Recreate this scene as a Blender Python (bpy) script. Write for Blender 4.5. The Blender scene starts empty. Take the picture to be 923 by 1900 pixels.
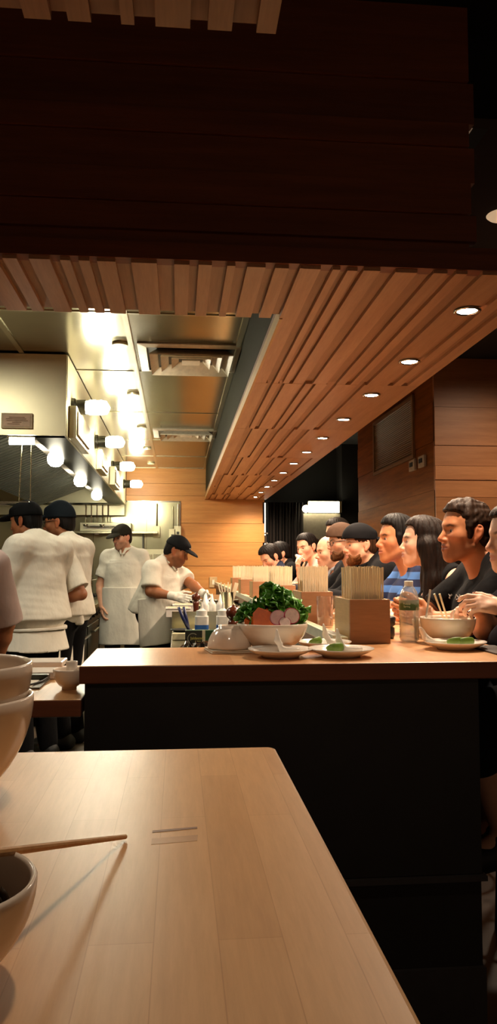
import bpy, bmesh, math, random
import numpy as np
from mathutils import Vector, Matrix
C = bpy.context.scene.collection
SC = bpy.context.scene
rnd = random.Random(7)
PI = math.pi
# ------------------------------------------------------------------ camera
cam = bpy.data.cameras.new('camera'); camo = bpy.data.objects.new('camera', cam); C.objects.link(camo)
cam.sensor_fit = 'VERTICAL'; cam.sensor_height = 24.0; cam.lens = 24.0 * 1430.0 / 1900.0; cam.clip_start = 0.02; cam.clip_end = 100
camo.location = (0, 0, 1.30); camo.rotation_euler = (math.radians(90 + 3.96), 0, math.radians(-5.24))
SC.camera = camo
# ------------------------------------------------------------------ world, exposure
w = bpy.data.worlds.new('world'); SC.world = w; w.use_nodes = True
w.node_tree.nodes['Background'].inputs[0].default_value = (1.0, 0.62, 0.38, 1)
w.node_tree.nodes['Background'].inputs[1].default_value = 0.066
SC.view_settings.view_transform = 'Standard'; SC.view_settings.look = 'None'
SC.view_settings.gamma = 1.0; SC.view_settings.use_curve_mapping = False
SC.view_settings.exposure = 0.85
SC.cycles.use_denoising = True
SC.cycles.max_bounces = 8; SC.cycles.transparent_max_bounces = 12; SC.cycles.transmission_bounces = 10
SC.cycles.sample_clamp_indirect = 4.0; SC.cycles.caustics_reflective = False; SC.cycles.caustics_refractive = False
SPOT_W = 44.0      # each soffit downlight
JAR_E = 82.0       # hood jar lamps, emission
IN_E = 48.0        # lamps inside the hood
area = bpy.data.lights.new('kitchen_ceiling_light', 'AREA'); area.energy = 20; area.size = .6; area.color = (1, .92, .74)
area_o = bpy.data.objects.new('kitchen_ceiling_light', area); C.objects.link(area_o); area_o.location = (-1.55, 3.6, 2.66)
WARM = (1.0, 0.765, 0.54); BULB = (1.0, 0.92, 0.70)

# ------------------------------------------------------------------ materials
def rgb(h):
    v = [int(h[i:i + 2], 16) / 255 for i in (0, 2, 4)]
    return tuple((c / 12.92 if c <= .04045 else ((c + .055) / 1.055) ** 2.4) for c in v) + (1,)
def newmat(name):
    m = bpy.data.materials.new(name); m.use_nodes = True
    return m, m.node_tree, m.node_tree.nodes['Principled BSDF']
def N(nt, typ, **kw):
    n = nt.nodes.new(typ)
    for k, v in kw.items(): setattr(n, k, v)
    return n
def mixrgb(nt, fac, a, b, blend='MIX'):
    n = N(nt, 'ShaderNodeMix', data_type='RGBA', blend_type=blend)
    for s, v in ((0, fac), (6, a), (7, b)):
        if isinstance(v, (tuple, float, int)): n.inputs[s].default_value = v
        else: nt.links.new(v, n.inputs[s])
    return n.outputs[2]
def coords(nt, scale=(1, 1, 1), kind='Object', rot=(0, 0, 0)):
    t = N(nt, 'ShaderNodeTexCoord'); mp = N(nt, 'ShaderNodeMapping')
    mp.inputs['Scale'].default_value = scale; mp.inputs['Rotation'].default_value = rot
    nt.links.new(t.outputs[kind], mp.inputs[0]); return mp.outputs[0]
def noise(nt, vec, scale=5, detail=4, rough=.55):
    n = N(nt, 'ShaderNodeTexNoise'); n.inputs['Scale'].default_value = scale
    n.inputs['Detail'].default_value = detail; n.inputs['Roughness'].default_value = rough
    nt.links.new(vec, n.inputs['Vector']); return n.outputs['Fac']
def ramp(nt, fac, *stops):
    r = N(nt, 'ShaderNodeValToRGB'); e = r.color_ramp.elements
    while len(e) < len(stops): e.new(.5)
    for el, (p, c) in zip(e, stops): el.position = p; el.color = c
    nt.links.new(fac, r.inputs[0]); return r.outputs[0]
def bump(nt, b, h, strength=.2, dist=.01):
    n = N(nt, 'ShaderNodeBump'); n.inputs['Strength'].default_value = strength; n.inputs['Distance'].default_value = dist
    nt.links.new(h, n.inputs['Height']); nt.links.new(n.outputs[0], b.inputs['Normal'])
def plain(name, col, rough=.5, metal=0., var=.12, scale=30, bmp=0., **kw):
    m, nt, b = newmat(name); c = rgb(col) if isinstance(col, str) else col
    v = coords(nt); n = noise(nt, v, scale)
    d = tuple(x * (1 - var) for x in c[:3]) + (1,); l = tuple(min(1, x * (1 + var)) for x in c[:3]) + (1,)
    nt.links.new(ramp(nt, n, (.3, d), (.7, l)), b.inputs['Base Color'])
    b.inputs['Roughness'].default_value = rough; b.inputs['Metallic'].default_value = metal
    for k, x in kw.items(): b.inputs[k.replace('_', ' ')].default_value = x
    if bmp: bump(nt, b, noise(nt, v, scale * 2), bmp, .004)
    return m
def wood(name, c1, c2, axis=1, rough=.45, island=.25, stretch=14, scale=1.6, bmp=.05, spec=.5):
    m, nt, b = newmat(name); a, d = rgb(c1), rgb(c2)
    sc = [stretch] * 3; sc[axis] = 1.0
    g = N(nt, 'ShaderNodeNewGeometry')
    t = N(nt, 'ShaderNodeTexCoord'); off = N(nt, 'ShaderNodeVectorMath', operation='ADD')
    cmb = N(nt, 'ShaderNodeCombineXYZ')
    mul = N(nt, 'ShaderNodeMath', operation='MULTIPLY'); mul.inputs[1].default_value = 37.0
    nt.links.new(g.outputs['Random Per Island'], mul.inputs[0])
    for i in range(3): nt.links.new(mul.outputs[0], cmb.inputs[i])
    nt.links.new(t.outputs['Object'], off.inputs[0]); nt.links.new(cmb.outputs[0], off.inputs[1])
    mp = N(nt, 'ShaderNodeMapping'); mp.inputs['Scale'].default_value = sc; nt.links.new(off.outputs[0], mp.inputs[0])
    n1 = noise(nt, mp.outputs[0], scale, 5, .6)
    n2 = noise(nt, mp.outputs[0], scale * 7, 3, .6)
    base = ramp(nt, n1, (.3, a), (.7, d))
    fine = ramp(nt, n2, (.35, (.8, .8, .8, 1)), (.65, (1, 1, 1, 1)))
    col = mixrgb(nt, .5, base, fine, 'MULTIPLY')
    isl = ramp(nt, g.outputs['Random Per Island'], (0, (1 - island,) * 3 + (1,)), (1, (1, 1, 1, 1)))
    col = mixrgb(nt, 1.0, col, isl, 'MULTIPLY')
    nt.links.new(col, b.inputs['Base Color']); b.inputs['Roughness'].default_value = rough
    b.inputs['Specular IOR Level'].default_value = spec
    if bmp: bump(nt, b, n2, bmp, .003)
    return m
def butcher(name, c1, c2, rough=.3, rot=PI / 2, bw=.42, rh=.045):
    m, nt, b = newmat(name)
    v = coords(nt, rot=(0, 0, rot))
    br = N(nt, 'ShaderNodeTexBrick'); br.offset = .37; br.inputs['Scale'].default_value = 1.0
    br.inputs['Brick Width'].default_value = bw; br.inputs['Row Height'].default_value = rh
    br.inputs['Mortar Size'].default_value = .0006; br.inputs['Mortar Smooth'].default_value = .6
    br.inputs['Color1'].default_value = rgb(c1); br.inputs['Color2'].default_value = rgb(c2)
    a = rgb(c2); br.inputs['Mortar'].default_value = (a[0] * .9, a[1] * .87, a[2] * .84, 1)
    nt.links.new(v, br.inputs['Vector'])
    mp = N(nt, 'ShaderNodeMapping'); mp.inputs['Scale'].default_value = (2, 22, 2); nt.links.new(v, mp.inputs[0])
    n = noise(nt, mp.outputs[0], 6, 6, .65)
    col = mixrgb(nt, .6, br.outputs[0], ramp(nt, n, (.3, (.78, .74, .7, 1)), (.65, (1, 1, 1, 1))), 'MULTIPLY')
    nt.links.new(col, b.inputs['Base Color'])
    n3 = noise(nt, coords(nt), 9, 5, .6)
    r = N(nt, 'ShaderNodeMapRange'); r.inputs['To Min'].default_value = rough * .88; r.inputs['To Max'].default_value = rough * 1.15
    nt.links.new(n3, r.inputs[0]); nt.links.new(r.outputs[0], b.inputs['Roughness'])
    bump(nt, b, noise(nt, coords(nt), 28, 3, .5), .035, .004)
    return m
def emis(name, col, e):
    m, nt, b = newmat(name); b.inputs['Base Color'].default_value = (1, 1, 1, 1)
    b.inputs['Emission Color'].default_value = tuple(col) + (1,); b.inputs['Emission Strength'].default_value = e
    b.inputs['Roughness'].default_value = .3
    return m
def glass(name, col=(1, 1, 1, 1), ior=1.45, rough=.0):
    m, nt, b = newmat(name); b.inputs['Base Color'].default_value = col
    b.inputs['Transmission Weight'].default_value = 1; b.inputs['IOR'].default_value = ior; b.inputs['Roughness'].default_value = rough
    return m
def clear(name, tint=(1, 1, 1, 1), rough=.03, body=.06, edge=.5):
    m, nt, b = newmat(name); nt.nodes.remove(b); out = nt.nodes['Material Output']
    tr = N(nt, 'ShaderNodeBsdfTransparent'); tr.inputs[0].default_value = tint
    gl = N(nt, 'ShaderNodeBsdfGlossy'); gl.inputs['Roughness'].default_value = rough
    df = N(nt, 'ShaderNodeBsdfDiffuse'); df.inputs[0].default_value = (.9, .9, .88, 1)
    lw = N(nt, 'ShaderNodeLayerWeight'); lw.inputs[0].default_value = .35
    mp = N(nt, 'ShaderNodeMath', operation='MULTIPLY_ADD'); mp.inputs[1].default_value = edge; mp.inputs[2].default_value = .035; nt.links.new(lw.outputs['Facing'], mp.inputs[0])
    m1 = N(nt, 'ShaderNodeMixShader'); m1.inputs[0].default_value = body; nt.links.new(tr.outputs[0], m1.inputs[1]); nt.links.new(df.outputs[0], m1.inputs[2])
    m2 = N(nt, 'ShaderNodeMixShader'); nt.links.new(mp.outputs[0], m2.inputs[0]); nt.links.new(m1.outputs[0], m2.inputs[1]); nt.links.new(gl.outputs[0], m2.inputs[2])
    nt.links.new(m2.outputs[0], out.inputs[0]); return m
def steel(name, col, rough=.28, brush=(1, 60, 60), bmp=.02, var=.15):
    m, nt, b = newmat(name); c = rgb(col)
    n = noise(nt, coords(nt, brush), 4, 4)
    big = noise(nt, coords(nt), 1.7, 3)
    cc = ramp(nt, big, (.3, tuple(x * (1 - var) for x in c[:3]) + (1,)), (.7, c))
    nt.links.new(cc, b.inputs['Base Color']); b.inputs['Metallic'].default_value = 1
    r = N(nt, 'ShaderNodeMapRange'); r.inputs['To Min'].default_value = rough * .8; r.inputs['To Max'].default_value = rough * 1.25
    nt.links.new(n, r.inputs[0]); nt.links.new(r.outputs[0], b.inputs['Roughness'])
    if bmp: bump(nt, b, big, bmp, .02)
    return m
def cloth(name, col, fold=.25, rough=.85, stripes=None, var=.08):
    m, nt, b = newmat(name); c = rgb(col); v = coords(nt)
    n = noise(nt, v, 9, 3)
    cc = ramp(nt, n, (.3, tuple(x * (1 - var) for x in c[:3]) + (1,)), (.7, c))
    if stripes:
        wv = N(nt, 'ShaderNodeTexWave', bands_direction='Z', wave_profile='SIN'); wv.inputs['Scale'].default_value = stripes[1]
        wv.inputs['Distortion'].default_value = .5; wv.inputs['Detail'].default_value = 0
        nt.links.new(v, wv.inputs['Vector'])
        st = ramp(nt, wv.outputs['Fac'], (.49, (0, 0, 0, 1)), (.52, (1, 1, 1, 1)))
        cc = mixrgb(nt, st, cc, rgb(stripes[0]))
    nt.links.new(cc, b.inputs['Base Color']); b.inputs['Roughness'].default_value = rough
    b.inputs['Sheen Weight'].default_value = .02; b.inputs['Specular IOR Level'].default_value = .08
    bump(nt, b, noise(nt, coords(nt, (1, 1, .55)), 11, 3, .55), fold, .03)
    return m
def skinmat():
    m, nt, b = newmat('skin'); a = N(nt, 'ShaderNodeVertexColor'); a.layer_name = 'tone'
    n = noise(nt, coords(nt), 60, 3)
    col = mixrgb(nt, .5, a.outputs[0], ramp(nt, n, (.3, (.86, .8, .8, 1)), (.7, (1, 1, 1, 1))), 'MULTIPLY')
    nt.links.new(col, b.inputs['Base Color']); b.inputs['Roughness'].default_value = .5
    b.inputs['Specular IOR Level'].default_value = .35
    b.inputs['Subsurface Weight'].default_value = .12; b.inputs['Subsurface Radius'].default_value = (.008, .003, .002); b.inputs['Subsurface Scale'].default_value = 1.0
    bump(nt, b, noise(nt, coords(nt), 220, 2), .05, .001)
    return m
def hairmat(name, col, rough=.55):
    m, nt, b = newmat(name); c = rgb(col)
    n = noise(nt, coords(nt, (1, 1, .18)), 90, 3)
    nt.links.new(ramp(nt, n, (.3, tuple(x * .5 for x in c[:3]) + (1,)), (.7, tuple(x * 1.5 for x in c[:3]) + (1,))), b.inputs['Base Color'])
    b.inputs['Roughness'].default_value = rough; b.inputs['Specular IOR Level'].default_value = .13
    bump(nt, b, n, .7, .004)
    return m
M = {}
M['soffit'] = wood('soffit_wood', 'c59a76', 'b28562', 1, .5, .14)
M['groove'] = wood('groove_wood', 'b28766', '987050', 1, .55, .1)
M['bulk'] = wood('bulkhead_wood', '8a4c2a', '6f3a1f', 0, .55, .22)
M['backwood'] = wood('back_wall_wood', 'd99a52', 'c88544', 0, .5, .16)
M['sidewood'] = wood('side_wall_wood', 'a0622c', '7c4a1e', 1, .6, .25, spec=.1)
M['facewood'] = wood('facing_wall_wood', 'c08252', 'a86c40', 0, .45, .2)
M['table'] = butcher('maple_table', 'dcaa74', 'd29f69', .36)
M['bar'] = butcher('bar_top', 'd6a271', 'c88f5e', .3, PI / 2, .5, .05)
M['baredge'] = wood('bar_edge', '70391f', '5a2c18', 0, .4, .05)
M['lowtop'] = butcher('low_counter_top', 'd0a070', 'c08c58', .3)
M['lowedge'] = wood('low_counter_edge', '82482a', '6a3820', 0, .45, .05)
M['panel'] = plain('black_panel', '100d0c', .5, var=.3, scale=12)
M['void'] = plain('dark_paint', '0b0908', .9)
M['floor'] = wood('dark_floor', '2a1a12', '1c120c', 1, .4, .3)
M['tile'] = plain('kitchen_tile', '6d5f4f', .5, var=.2, scale=8)
M['steel'] = steel('stainless', 'c9c4a8', .22)
M['ceil'] = steel('ceiling_panel', 'a8a286', .2, (40, 3, 40), .01, .2)
M['mirror'] = plain('polished_stainless', 'bdb894', .16, .62, .06, 2)
M['dsteel'] = steel('dark_steel', '4a4a44', .35)
M['filter'] = plain('filter_steel', '7d8078', .42, .75)
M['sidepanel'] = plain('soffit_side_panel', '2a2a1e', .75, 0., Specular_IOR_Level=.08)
M['hood'] = plain('hood_steel', 'dcd6b2', .36, .5, .06, 3)
M['chrome'] = steel('chrome', 'd8d6cc', .1)
M['white'] = plain('white_ceramic', 'ece2d6', .12, var=.02)
M['bone'] = plain('bowl_ceramic', 'e6d6c4', .14, var=.02)
M['box'] = wood('box_wood', 'ab7b58', '986a48', 0, .4, .05, 8, 3)
M['boxside'] = wood('box_pale_wood', 'c9a064', 'b98f55', 1, .45, .05, 8, 3)
M['stick'] = wood('chopstick_wood', 'f8e8c6', 'eed6ac', 2, .6, .16, 10, 5)
M['stickd'] = wood('used_chopstick', 'd9a972', 'c9955c', 0, .5, .05, 10, 5)
M['skin'] = skinmat()
M['eye'] = plain('eye_white', 'd8d0c6', .15, var=.03)
M['iris'] = plain('iris_dark', '1c100a', .1)
M['black'] = plain('black_plastic', '0d0d0e', .4)
M['blackcloth'] = cloth('black_cloth', '121113', .35)
M['trouser'] = cloth('black_trousers', '0c0b0c', .3)
M['chef'] = cloth('white_chef_cotton', 'dfd8c8', .32)
M['apron'] = cloth('white_apron_cotton', 'e2dccd', .28)
M['dark'] = plain('dark_rubber', '161412', .6)
# ------------------------------------------------------------------ object helpers
def tag(o, label=None, cat=None, group=None, kind=None):
    if label: o['label'] = label
    if cat: o['category'] = cat
    if group: o['group'] = group
    if kind: o['kind'] = kind
    return o
def thing(name, label, cat, loc=(0, 0, 0), rz=0., group=None):
    o = bpy.data.objects.new(name, None); C.objects.link(o); o.empty_display_size = .05
    o.location = loc; o.rotation_euler = (0, 0, rz)
    return tag(o, label, cat, group)
def dup(root, loc=None, rz=None, label=None, group=None):
    def cp(o, parent):
        c = o.copy(); C.objects.link(c); c.parent = parent
        for ch in list(o.children): cp(ch, c)
        return c
    r = cp(root, None)
    if loc is not None: r.location = loc
    if rz is not None: r.rotation_euler = (0, 0, rz)
    if label: r['label'] = label
    if group: r['group'] = group
    return r
class MB:
    def __init__(s): s.v = []; s.f = []
    def add(s, vs, fs, mat=None):
        n = len(s.v)
        s.v += [tuple(mat @ Vector(v)) if mat is not None else tuple(v) for v in vs]
        s.f += [tuple(i + n for i in f) for f in fs]; return s
    def box(s, x0, x1, y0, y1, z0, z1, mat=None):
        return s.add([(x, y, z) for x in (x0, x1) for y in (y0, y1) for z in (z0, z1)],
                     [(0, 1, 3, 2), (4, 6, 7, 5), (0, 4, 5, 1), (2, 3, 7, 6), (0, 2, 6, 4), (1, 5, 7, 3)], mat)
    def lathe(s, prof, n=40, mat=None, close=False):
        vs = []; fs = []; m = len(prof)
        for i in range(n):
            a = 2 * PI * i / n
            vs += [(r * math.cos(a), r * math.sin(a), z) for r, z in prof]
        for i in range(n):
            j = (i + 1) % n
            for k in range(m if close else m - 1):
                l = (k + 1) % m
                fs.append((i * m + k, j * m + k, j * m + l, i * m + l))
        if not close:
            if prof[0][0] > 1e-5: fs.append(tuple(i * m for i in reversed(range(n))))
            if prof[-1][0] > 1e-5: fs.append(tuple(i * m + m - 1 for i in range(n)))
        return s.add(vs, fs, mat)
    def tube(s, pts, r, n=10, mat=None):
        P = [Vector(p) for p in pts]; R = r if isinstance(r, (list, tuple)) else [r] * len(P)
        vs = []; fs = []; up = Vector((0, 0, 1))
        for i, p in enumerate(P):
            t = (P[min(i + 1, len(P) - 1)] - P[max(i - 1, 0)]).normalized()
            a = t.cross(up if abs(t.z) < .9 else Vector((1, 0, 0))).normalized(); b = t.cross(a)
            vs += [tuple(p + (a * math.cos(2 * PI * k / n) + b * math.sin(2 * PI * k / n)) * R[i]) for k in range(n)]
        for i in range(len(P) - 1):
            for k in range(n):
                l = (k + 1) % n
                fs.append((i * n + k, i * n + l, (i + 1) * n + l, (i + 1) * n + k))
        fs.append(tuple(reversed(range(n)))); fs.append(tuple(range((len(P) - 1) * n, len(P) * n)))
        return s.add(vs, fs, mat)
    def prism(s, poly, z0, z1, mat=None):
        n = len(poly)
        vs = [(x, y, z0) for x, y in poly] + [(x, y, z1) for x, y in poly]
        fs = [tuple(reversed(range(n))), tuple(range(n, 2 * n))] + [(i, (i + 1) % n, n + (i + 1) % n, n + i) for i in range(n)]
        return s.add(vs, fs, mat)
    def build(s, name, mat, parent=None, smooth=False, bevel=0, label=None, loc=None):
        me = bpy.data.meshes.new(name); me.from_pydata(s.v, [], s.f)
        bm = bmesh.new(); bm.from_mesh(me); bmesh.ops.remove_doubles(bm, verts=bm.verts, dist=1e-6)
        bmesh.ops.recalc_face_normals(bm, faces=bm.faces); bm.to_mesh(me); bm.free()
        for m in (mat if isinstance(mat, (list, tuple)) else [mat]): me.materials.append(m)
        if smooth: me.shade_smooth()
        o = bpy.data.objects.new(name, me); C.objects.link(o); o.parent = parent
        if loc is not None: o.location = loc
        if bevel:
            b = o.modifiers.new('bevel', 'BEVEL'); b.width = bevel; b.segments = 2; b.limit_method = 'ANGLE'; b.angle_limit = math.radians(40)
        elif smooth == 'auto':
            pass
        if label: o['label'] = label
        return o
def T(x=0, y=0, z=0, rx=0, ry=0, rz=0, s=1.):
    return Matrix.Translation((x, y, z)) @ Matrix.Rotation(rz, 4, 'Z') @ Matrix.Rotation(ry, 4, 'Y') @ Matrix.Rotation(rx, 4, 'X') @ Matrix.Scale(s, 4)
def struct(name, mb, mat, bevel=0, parent=None):
    o = mb.build(name, mat, parent, bevel=bevel)
    if parent is None: o['kind'] = 'structure'
    return o
def text_mesh(name, txt, size, mat, parent, M4, extrude=.0006):
    cu = bpy.data.curves.new(name, 'FONT'); cu.body = txt; cu.size = size; cu.extrude = extrude; cu.align_x = 'CENTER'; cu.align_y = 'CENTER'
    tmp = bpy.data.objects.new(name, cu); C.objects.link(tmp)
    dg = bpy.context.evaluated_depsgraph_get(); me = bpy.data.meshes.new_from_object(tmp.evaluated_get(dg))
    bpy.data.objects.remove(tmp); me.name = name; me.materials.clear(); me.materials.append(mat)
    me.transform(M4)
    o = bpy.data.objects.new(name, me); C.objects.link(o); o.parent = parent
    return o
# ------------------------------------------------------------------ continuous figures: smooth-blended implicit surfaces, meshed by surface nets
f32 = np.float32
def smin(a, b, k):
    h = np.maximum(k - np.abs(a - b), 0) / k
    return np.minimum(a, b) - h * h * (k * .25)
class S:
    def __init__(s): s.p = []; s.R = np.eye(3); s.t = np.zeros(3); s.sc = 1.
    def frame(s, R=None, t=None, sc=1.):
        s.R = np.eye(3) if R is None else np.array(R, float); s.t = np.zeros(3) if t is None else np.array(t, float); s.sc = sc; return s
    def _x(s, p): return s.R @ (np.array(p, float) * s.sc) + s.t
    def cone(s, a, b, ra, rb=None, k=.02, op=0, flat=False):
        rb = ra if rb is None else rb
        A, B = s._x(a), s._x(b); ra *= s.sc; rb *= s.sc; m = max(ra, rb)
        s.p.append(('c', (A, B, ra, rb, flat), k * s.sc, op, np.minimum(A, B) - m, np.maximum(A, B) + m)); return s
    def ell(s, c, r, k=.02, op=0, R=None):
        c = s._x(c); RR = s.R @ (np.eye(3) if R is None else R); r = np.array(r, float) * s.sc; m = r.max()
        s.p.append(('e', (c, RR, r), k * s.sc, op, c - m, c + m)); return s
    def box(s, c, h, rd=.01, k=.01, op=0, R=None):
        c = s._x(c); RR = s.R @ (np.eye(3) if R is None else R); h = np.array(h, float) * s.sc; m = np.linalg.norm(h)
        s.p.append(('b', (c, RR, h, rd * s.sc), k * s.sc, op, c - m, c + m)); return s
    def skirt(s, c0, r0, c1, r1, k=.02, op=0, pw=2.):
        A, B = s._x(c0), s._x(c1); m = max(*r0, *r1) * s.sc
        s.p.append(('k', (A, B, np.array(r0) * s.sc, np.array(r1) * s.sc, s.R.copy(), pw), k * s.sc, op, np.minimum(A, B) - m, np.maximum(A, B) + m)); return s
    def half(s, pt, n, k=.004):
        n = s.R @ np.array(n, float); s.p.append(('h', (s._x(pt), n / np.linalg.norm(n)), k * s.sc, 2, None, None)); return s
    @staticmethod
    def dist(kind, q, X, Y, Z):
        if kind == 'c':
            A, B, ra, rb, flat = q; d = B - A; L = float(d @ d) + 1e-12
            px, py, pz = X - A[0], Y - A[1], Z - A[2]
            t = (px * d[0] + py * d[1] + pz * d[2]) / L; tc = np.clip(t, 0, 1)
            r = np.sqrt((px - tc * d[0]) ** 2 + (py - tc * d[1]) ** 2 + (pz - tc * d[2]) ** 2) - (ra + (rb - ra) * tc)
            if flat: r = np.maximum(r, (t - 1) * math.sqrt(L))
            return r
        if kind == 'h':
            P, n = q; return (X - P[0]) * n[0] + (Y - P[1]) * n[1] + (Z - P[2]) * n[2]
        if kind == 'k':
            A, B, r0, r1, R, pw = q; up = B - A; L = np.linalg.norm(up); u = up / L
            px, py, pz = X - A[0], Y - A[1], Z - A[2]
            t = px * u[0] + py * u[1] + pz * u[2]; tc = np.clip(t / L, 0, 1)
            a, b = R[:, 0], R[:, 1]
            qx, qy, qz = px - tc * up[0], py - tc * up[1], pz - tc * up[2]
            e = np.abs(qx * a[0] + qy * a[1] + qz * a[2]) / (r0[0] + (r1[0] - r0[0]) * tc)
            g = np.abs(qx * b[0] + qy * b[1] + qz * b[2]) / (r0[1] + (r1[1] - r0[1]) * tc)
            d = ((e ** pw + g ** pw) ** (1 / pw) - 1) * min(r0[1], r1[1])
            return np.maximum(d, np.maximum(-t, t - L))
        c, R, r = q[0], q[1], q[2]
        px, py, pz = X - c[0], Y - c[1], Z - c[2]
        u = px * R[0, 0] + py * R[1, 0] + pz * R[2, 0]; v = px * R[0, 1] + py * R[1, 1] + pz * R[2, 1]; w_ = px * R[0, 2] + py * R[1, 2] + pz * R[2, 2]
        if kind == 'e':
            k0 = np.sqrt((u / r[0]) ** 2 + (v / r[1]) ** 2 + (w_ / r[2]) ** 2)
            k1 = np.sqrt((u / r[0] ** 2) ** 2 + (v / r[1] ** 2) ** 2 + (w_ / r[2] ** 2) ** 2) + 1e-6
            return np.where(k0 < .05, -r.min(), k0 * (k0 - 1) / k1)
        rd = q[3]
        a, b, c2 = np.abs(u) - r[0] + rd, np.abs(v) - r[1] + rd, np.abs(w_) - r[2] + rd
        return np.sqrt(np.maximum(a, 0) ** 2 + np.maximum(b, 0) ** 2 + np.maximum(c2, 0) ** 2) + np.minimum(np.maximum(a, np.maximum(b, c2)), 0) - rd
    @staticmethod
    def comb(d, e, k, op):
        if op == 0: return smin(d, e, k)
        if op == 1: return -smin(-d, e, k)
        return -smin(-d, -e, k)
    def grid(s, ax, ay, az):
        d = np.full((len(ax), len(ay), len(az)), .05, f32)
        for kind, q, k, op, lo, hi in s.p:
            if op == 2:
                d = s.comb(d, s.dist(kind, q, ax[:, None, None], ay[None, :, None], az[None, None, :]).astype(f32), k, op); continue
            m = k + .03; sl = []
            for i, a in enumerate((ax, ay, az)):
                sl.append(slice(int(np.searchsorted(a, lo[i] - m)), int(np.searchsorted(a, hi[i] + m))))
            X, Y, Z = ax[sl[0]][:, None, None], ay[sl[1]][None, :, None], az[sl[2]][None, None, :]
            if 0 in (X.size, Y.size, Z.size): continue
            b = d[sl[0], sl[1], sl[2]]; d[sl[0], sl[1], sl[2]] = s.comb(b, s.dist(kind, q, X, Y, Z).astype(f32), k, op)
        return d
    def pts(s, P):
        d = np.full(len(P), .05)
        for kind, q, k, op, lo, hi in s.p:
            if op == 2: d = s.comb(d, s.dist(kind, q, P[:, 0], P[:, 1], P[:, 2]), k, op); continue
            m = np.nonzero(((P > lo - k - .03) & (P < hi + k + .03)).all(1))[0]
            if len(m): d[m] = s.comb(d[m], s.dist(kind, q, P[m, 0], P[m, 1], P[m, 2]), k, op)
        return d
    def axes(s, step, fine):
        lo = np.min([p[4] for p in s.p if p[3] == 0], 0) - .03; hi = np.max([p[5] for p in s.p if p[3] == 0], 0) + .03
        out = []
        for i in range(3):
            x = lo[i]; a = [x]
            while x < hi[i]:
                st = step
                for (fl, fh, fs) in fine:
                    if fl[i] <= x <= fh[i]: st = min(st, fs)
                x += st; a.append(x)
            out.append(np.array(a, f32))
        return out
    def mesh(s, step=.008, fine=(), proj=2):
        ax, ay, az = s.axes(step, fine); d = s.grid(ax, ay, az)
        V, F = nets(d, ax, ay, az); V = V.astype(float)
        for _ in range(proj):
            h = .0012; e = np.array([(1, -1, -1), (-1, -1, 1), (-1, 1, -1), (1, 1, 1)], float)
            g = np.zeros_like(V); d0 = np.zeros(len(V))
            for q in e:
                dv = s.pts(V + q * h); g += q * dv[:, None]; d0 += dv / 4
            g /= 4 * h; n2 = (g * g).sum(1) + 1e-6
            st = np.clip(d0 / np.maximum(n2, .2), -.004, .004); V -= g * st[:, None]
        return V, F
def nets(d, ax, ay, az):
    ins = d < 0
    sl = [slice(0, -1), slice(1, None)]
    cnt = sum(ins[sl[i], sl[j], sl[k]].astype(np.int8) for i in (0, 1) for j in (0, 1) for k in (0, 1))
    I, J, K = np.nonzero((cnt > 0) & (cnt < 8))
    idx = np.full(cnt.shape, -1, np.int64); idx[I, J, K] = np.arange(len(I))
    acc = np.zeros((len(I), 3)); num = np.zeros(len(I))
    for axis in range(3):
        for a in (0, 1):
            for b in (0, 1):
                o0 = [0, 0, 0]; oth = [q for q in range(3) if q != axis]; o0[oth[0]] = a; o0[oth[1]] = b
                o1 = list(o0); o1[axis] = 1
                d0 = d[I + o0[0], J + o0[1], K + o0[2]]; d1 = d[I + o1[0], J + o1[1], K + o1[2]]
                m = (d0 < 0) != (d1 < 0); t = np.where(m, d0 / np.where(m, d0 - d1, 1), 0)
                P0 = np.stack((ax[I + o0[0]], ay[J + o0[1]], az[K + o0[2]]), 1); P1 = np.stack((ax[I + o1[0]], ay[J + o1[1]], az[K + o1[2]]), 1)
                acc += np.where(m[:, None], P0 + (P1 - P0) * t[:, None], 0); num += m
    V = acc / num[:, None]
    F = []
    for axis in range(3):
        a0 = ins[tuple(slice(0, -1) if q == axis else slice(1, -1) for q in range(3))]
        a1 = ins[tuple(slice(1, None) if q == axis else slice(1, -1) for q in range(3))]
        for flip, m in ((False, a0 & ~a1), (True, ~a0 & a1)):
            i = np.stack(np.nonzero(m), 1); u, v = (axis + 1) % 3, (axis + 2) % 3
            i[:, u] += 1; i[:, v] += 1
            c = []
            for du, dv in ((-1, -1), (0, -1), (0, 0), (-1, 0)):
                q = i.copy(); q[:, u] += du; q[:, v] += dv; c.append(idx[q[:, 0], q[:, 1], q[:, 2]])
            q = np.stack(c if not flip else c[::-1], 1); F.append(q)
    return V, np.concatenate(F)
_rs = np.random.RandomState(3)
_ND = _rs.normal(size=(12, 3)); _ND /= np.linalg.norm(_ND, axis=1)[:, None]; _NP = _rs.rand(12) * 6.28
def wob(P, freq, n=6, seed=0, aniso=(1, 1, 1)):
    Q = P * np.array(aniso); o = np.zeros(len(P))
    for i in range(n):
        j = (i + seed) % 12
        o += np.sin(Q @ _ND[j] * freq * (1 + .35 * i) + _NP[j] + 1.5 * np.sin(Q @ _ND[(j + 5) % 12] * freq * .6))
    return o / n
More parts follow.
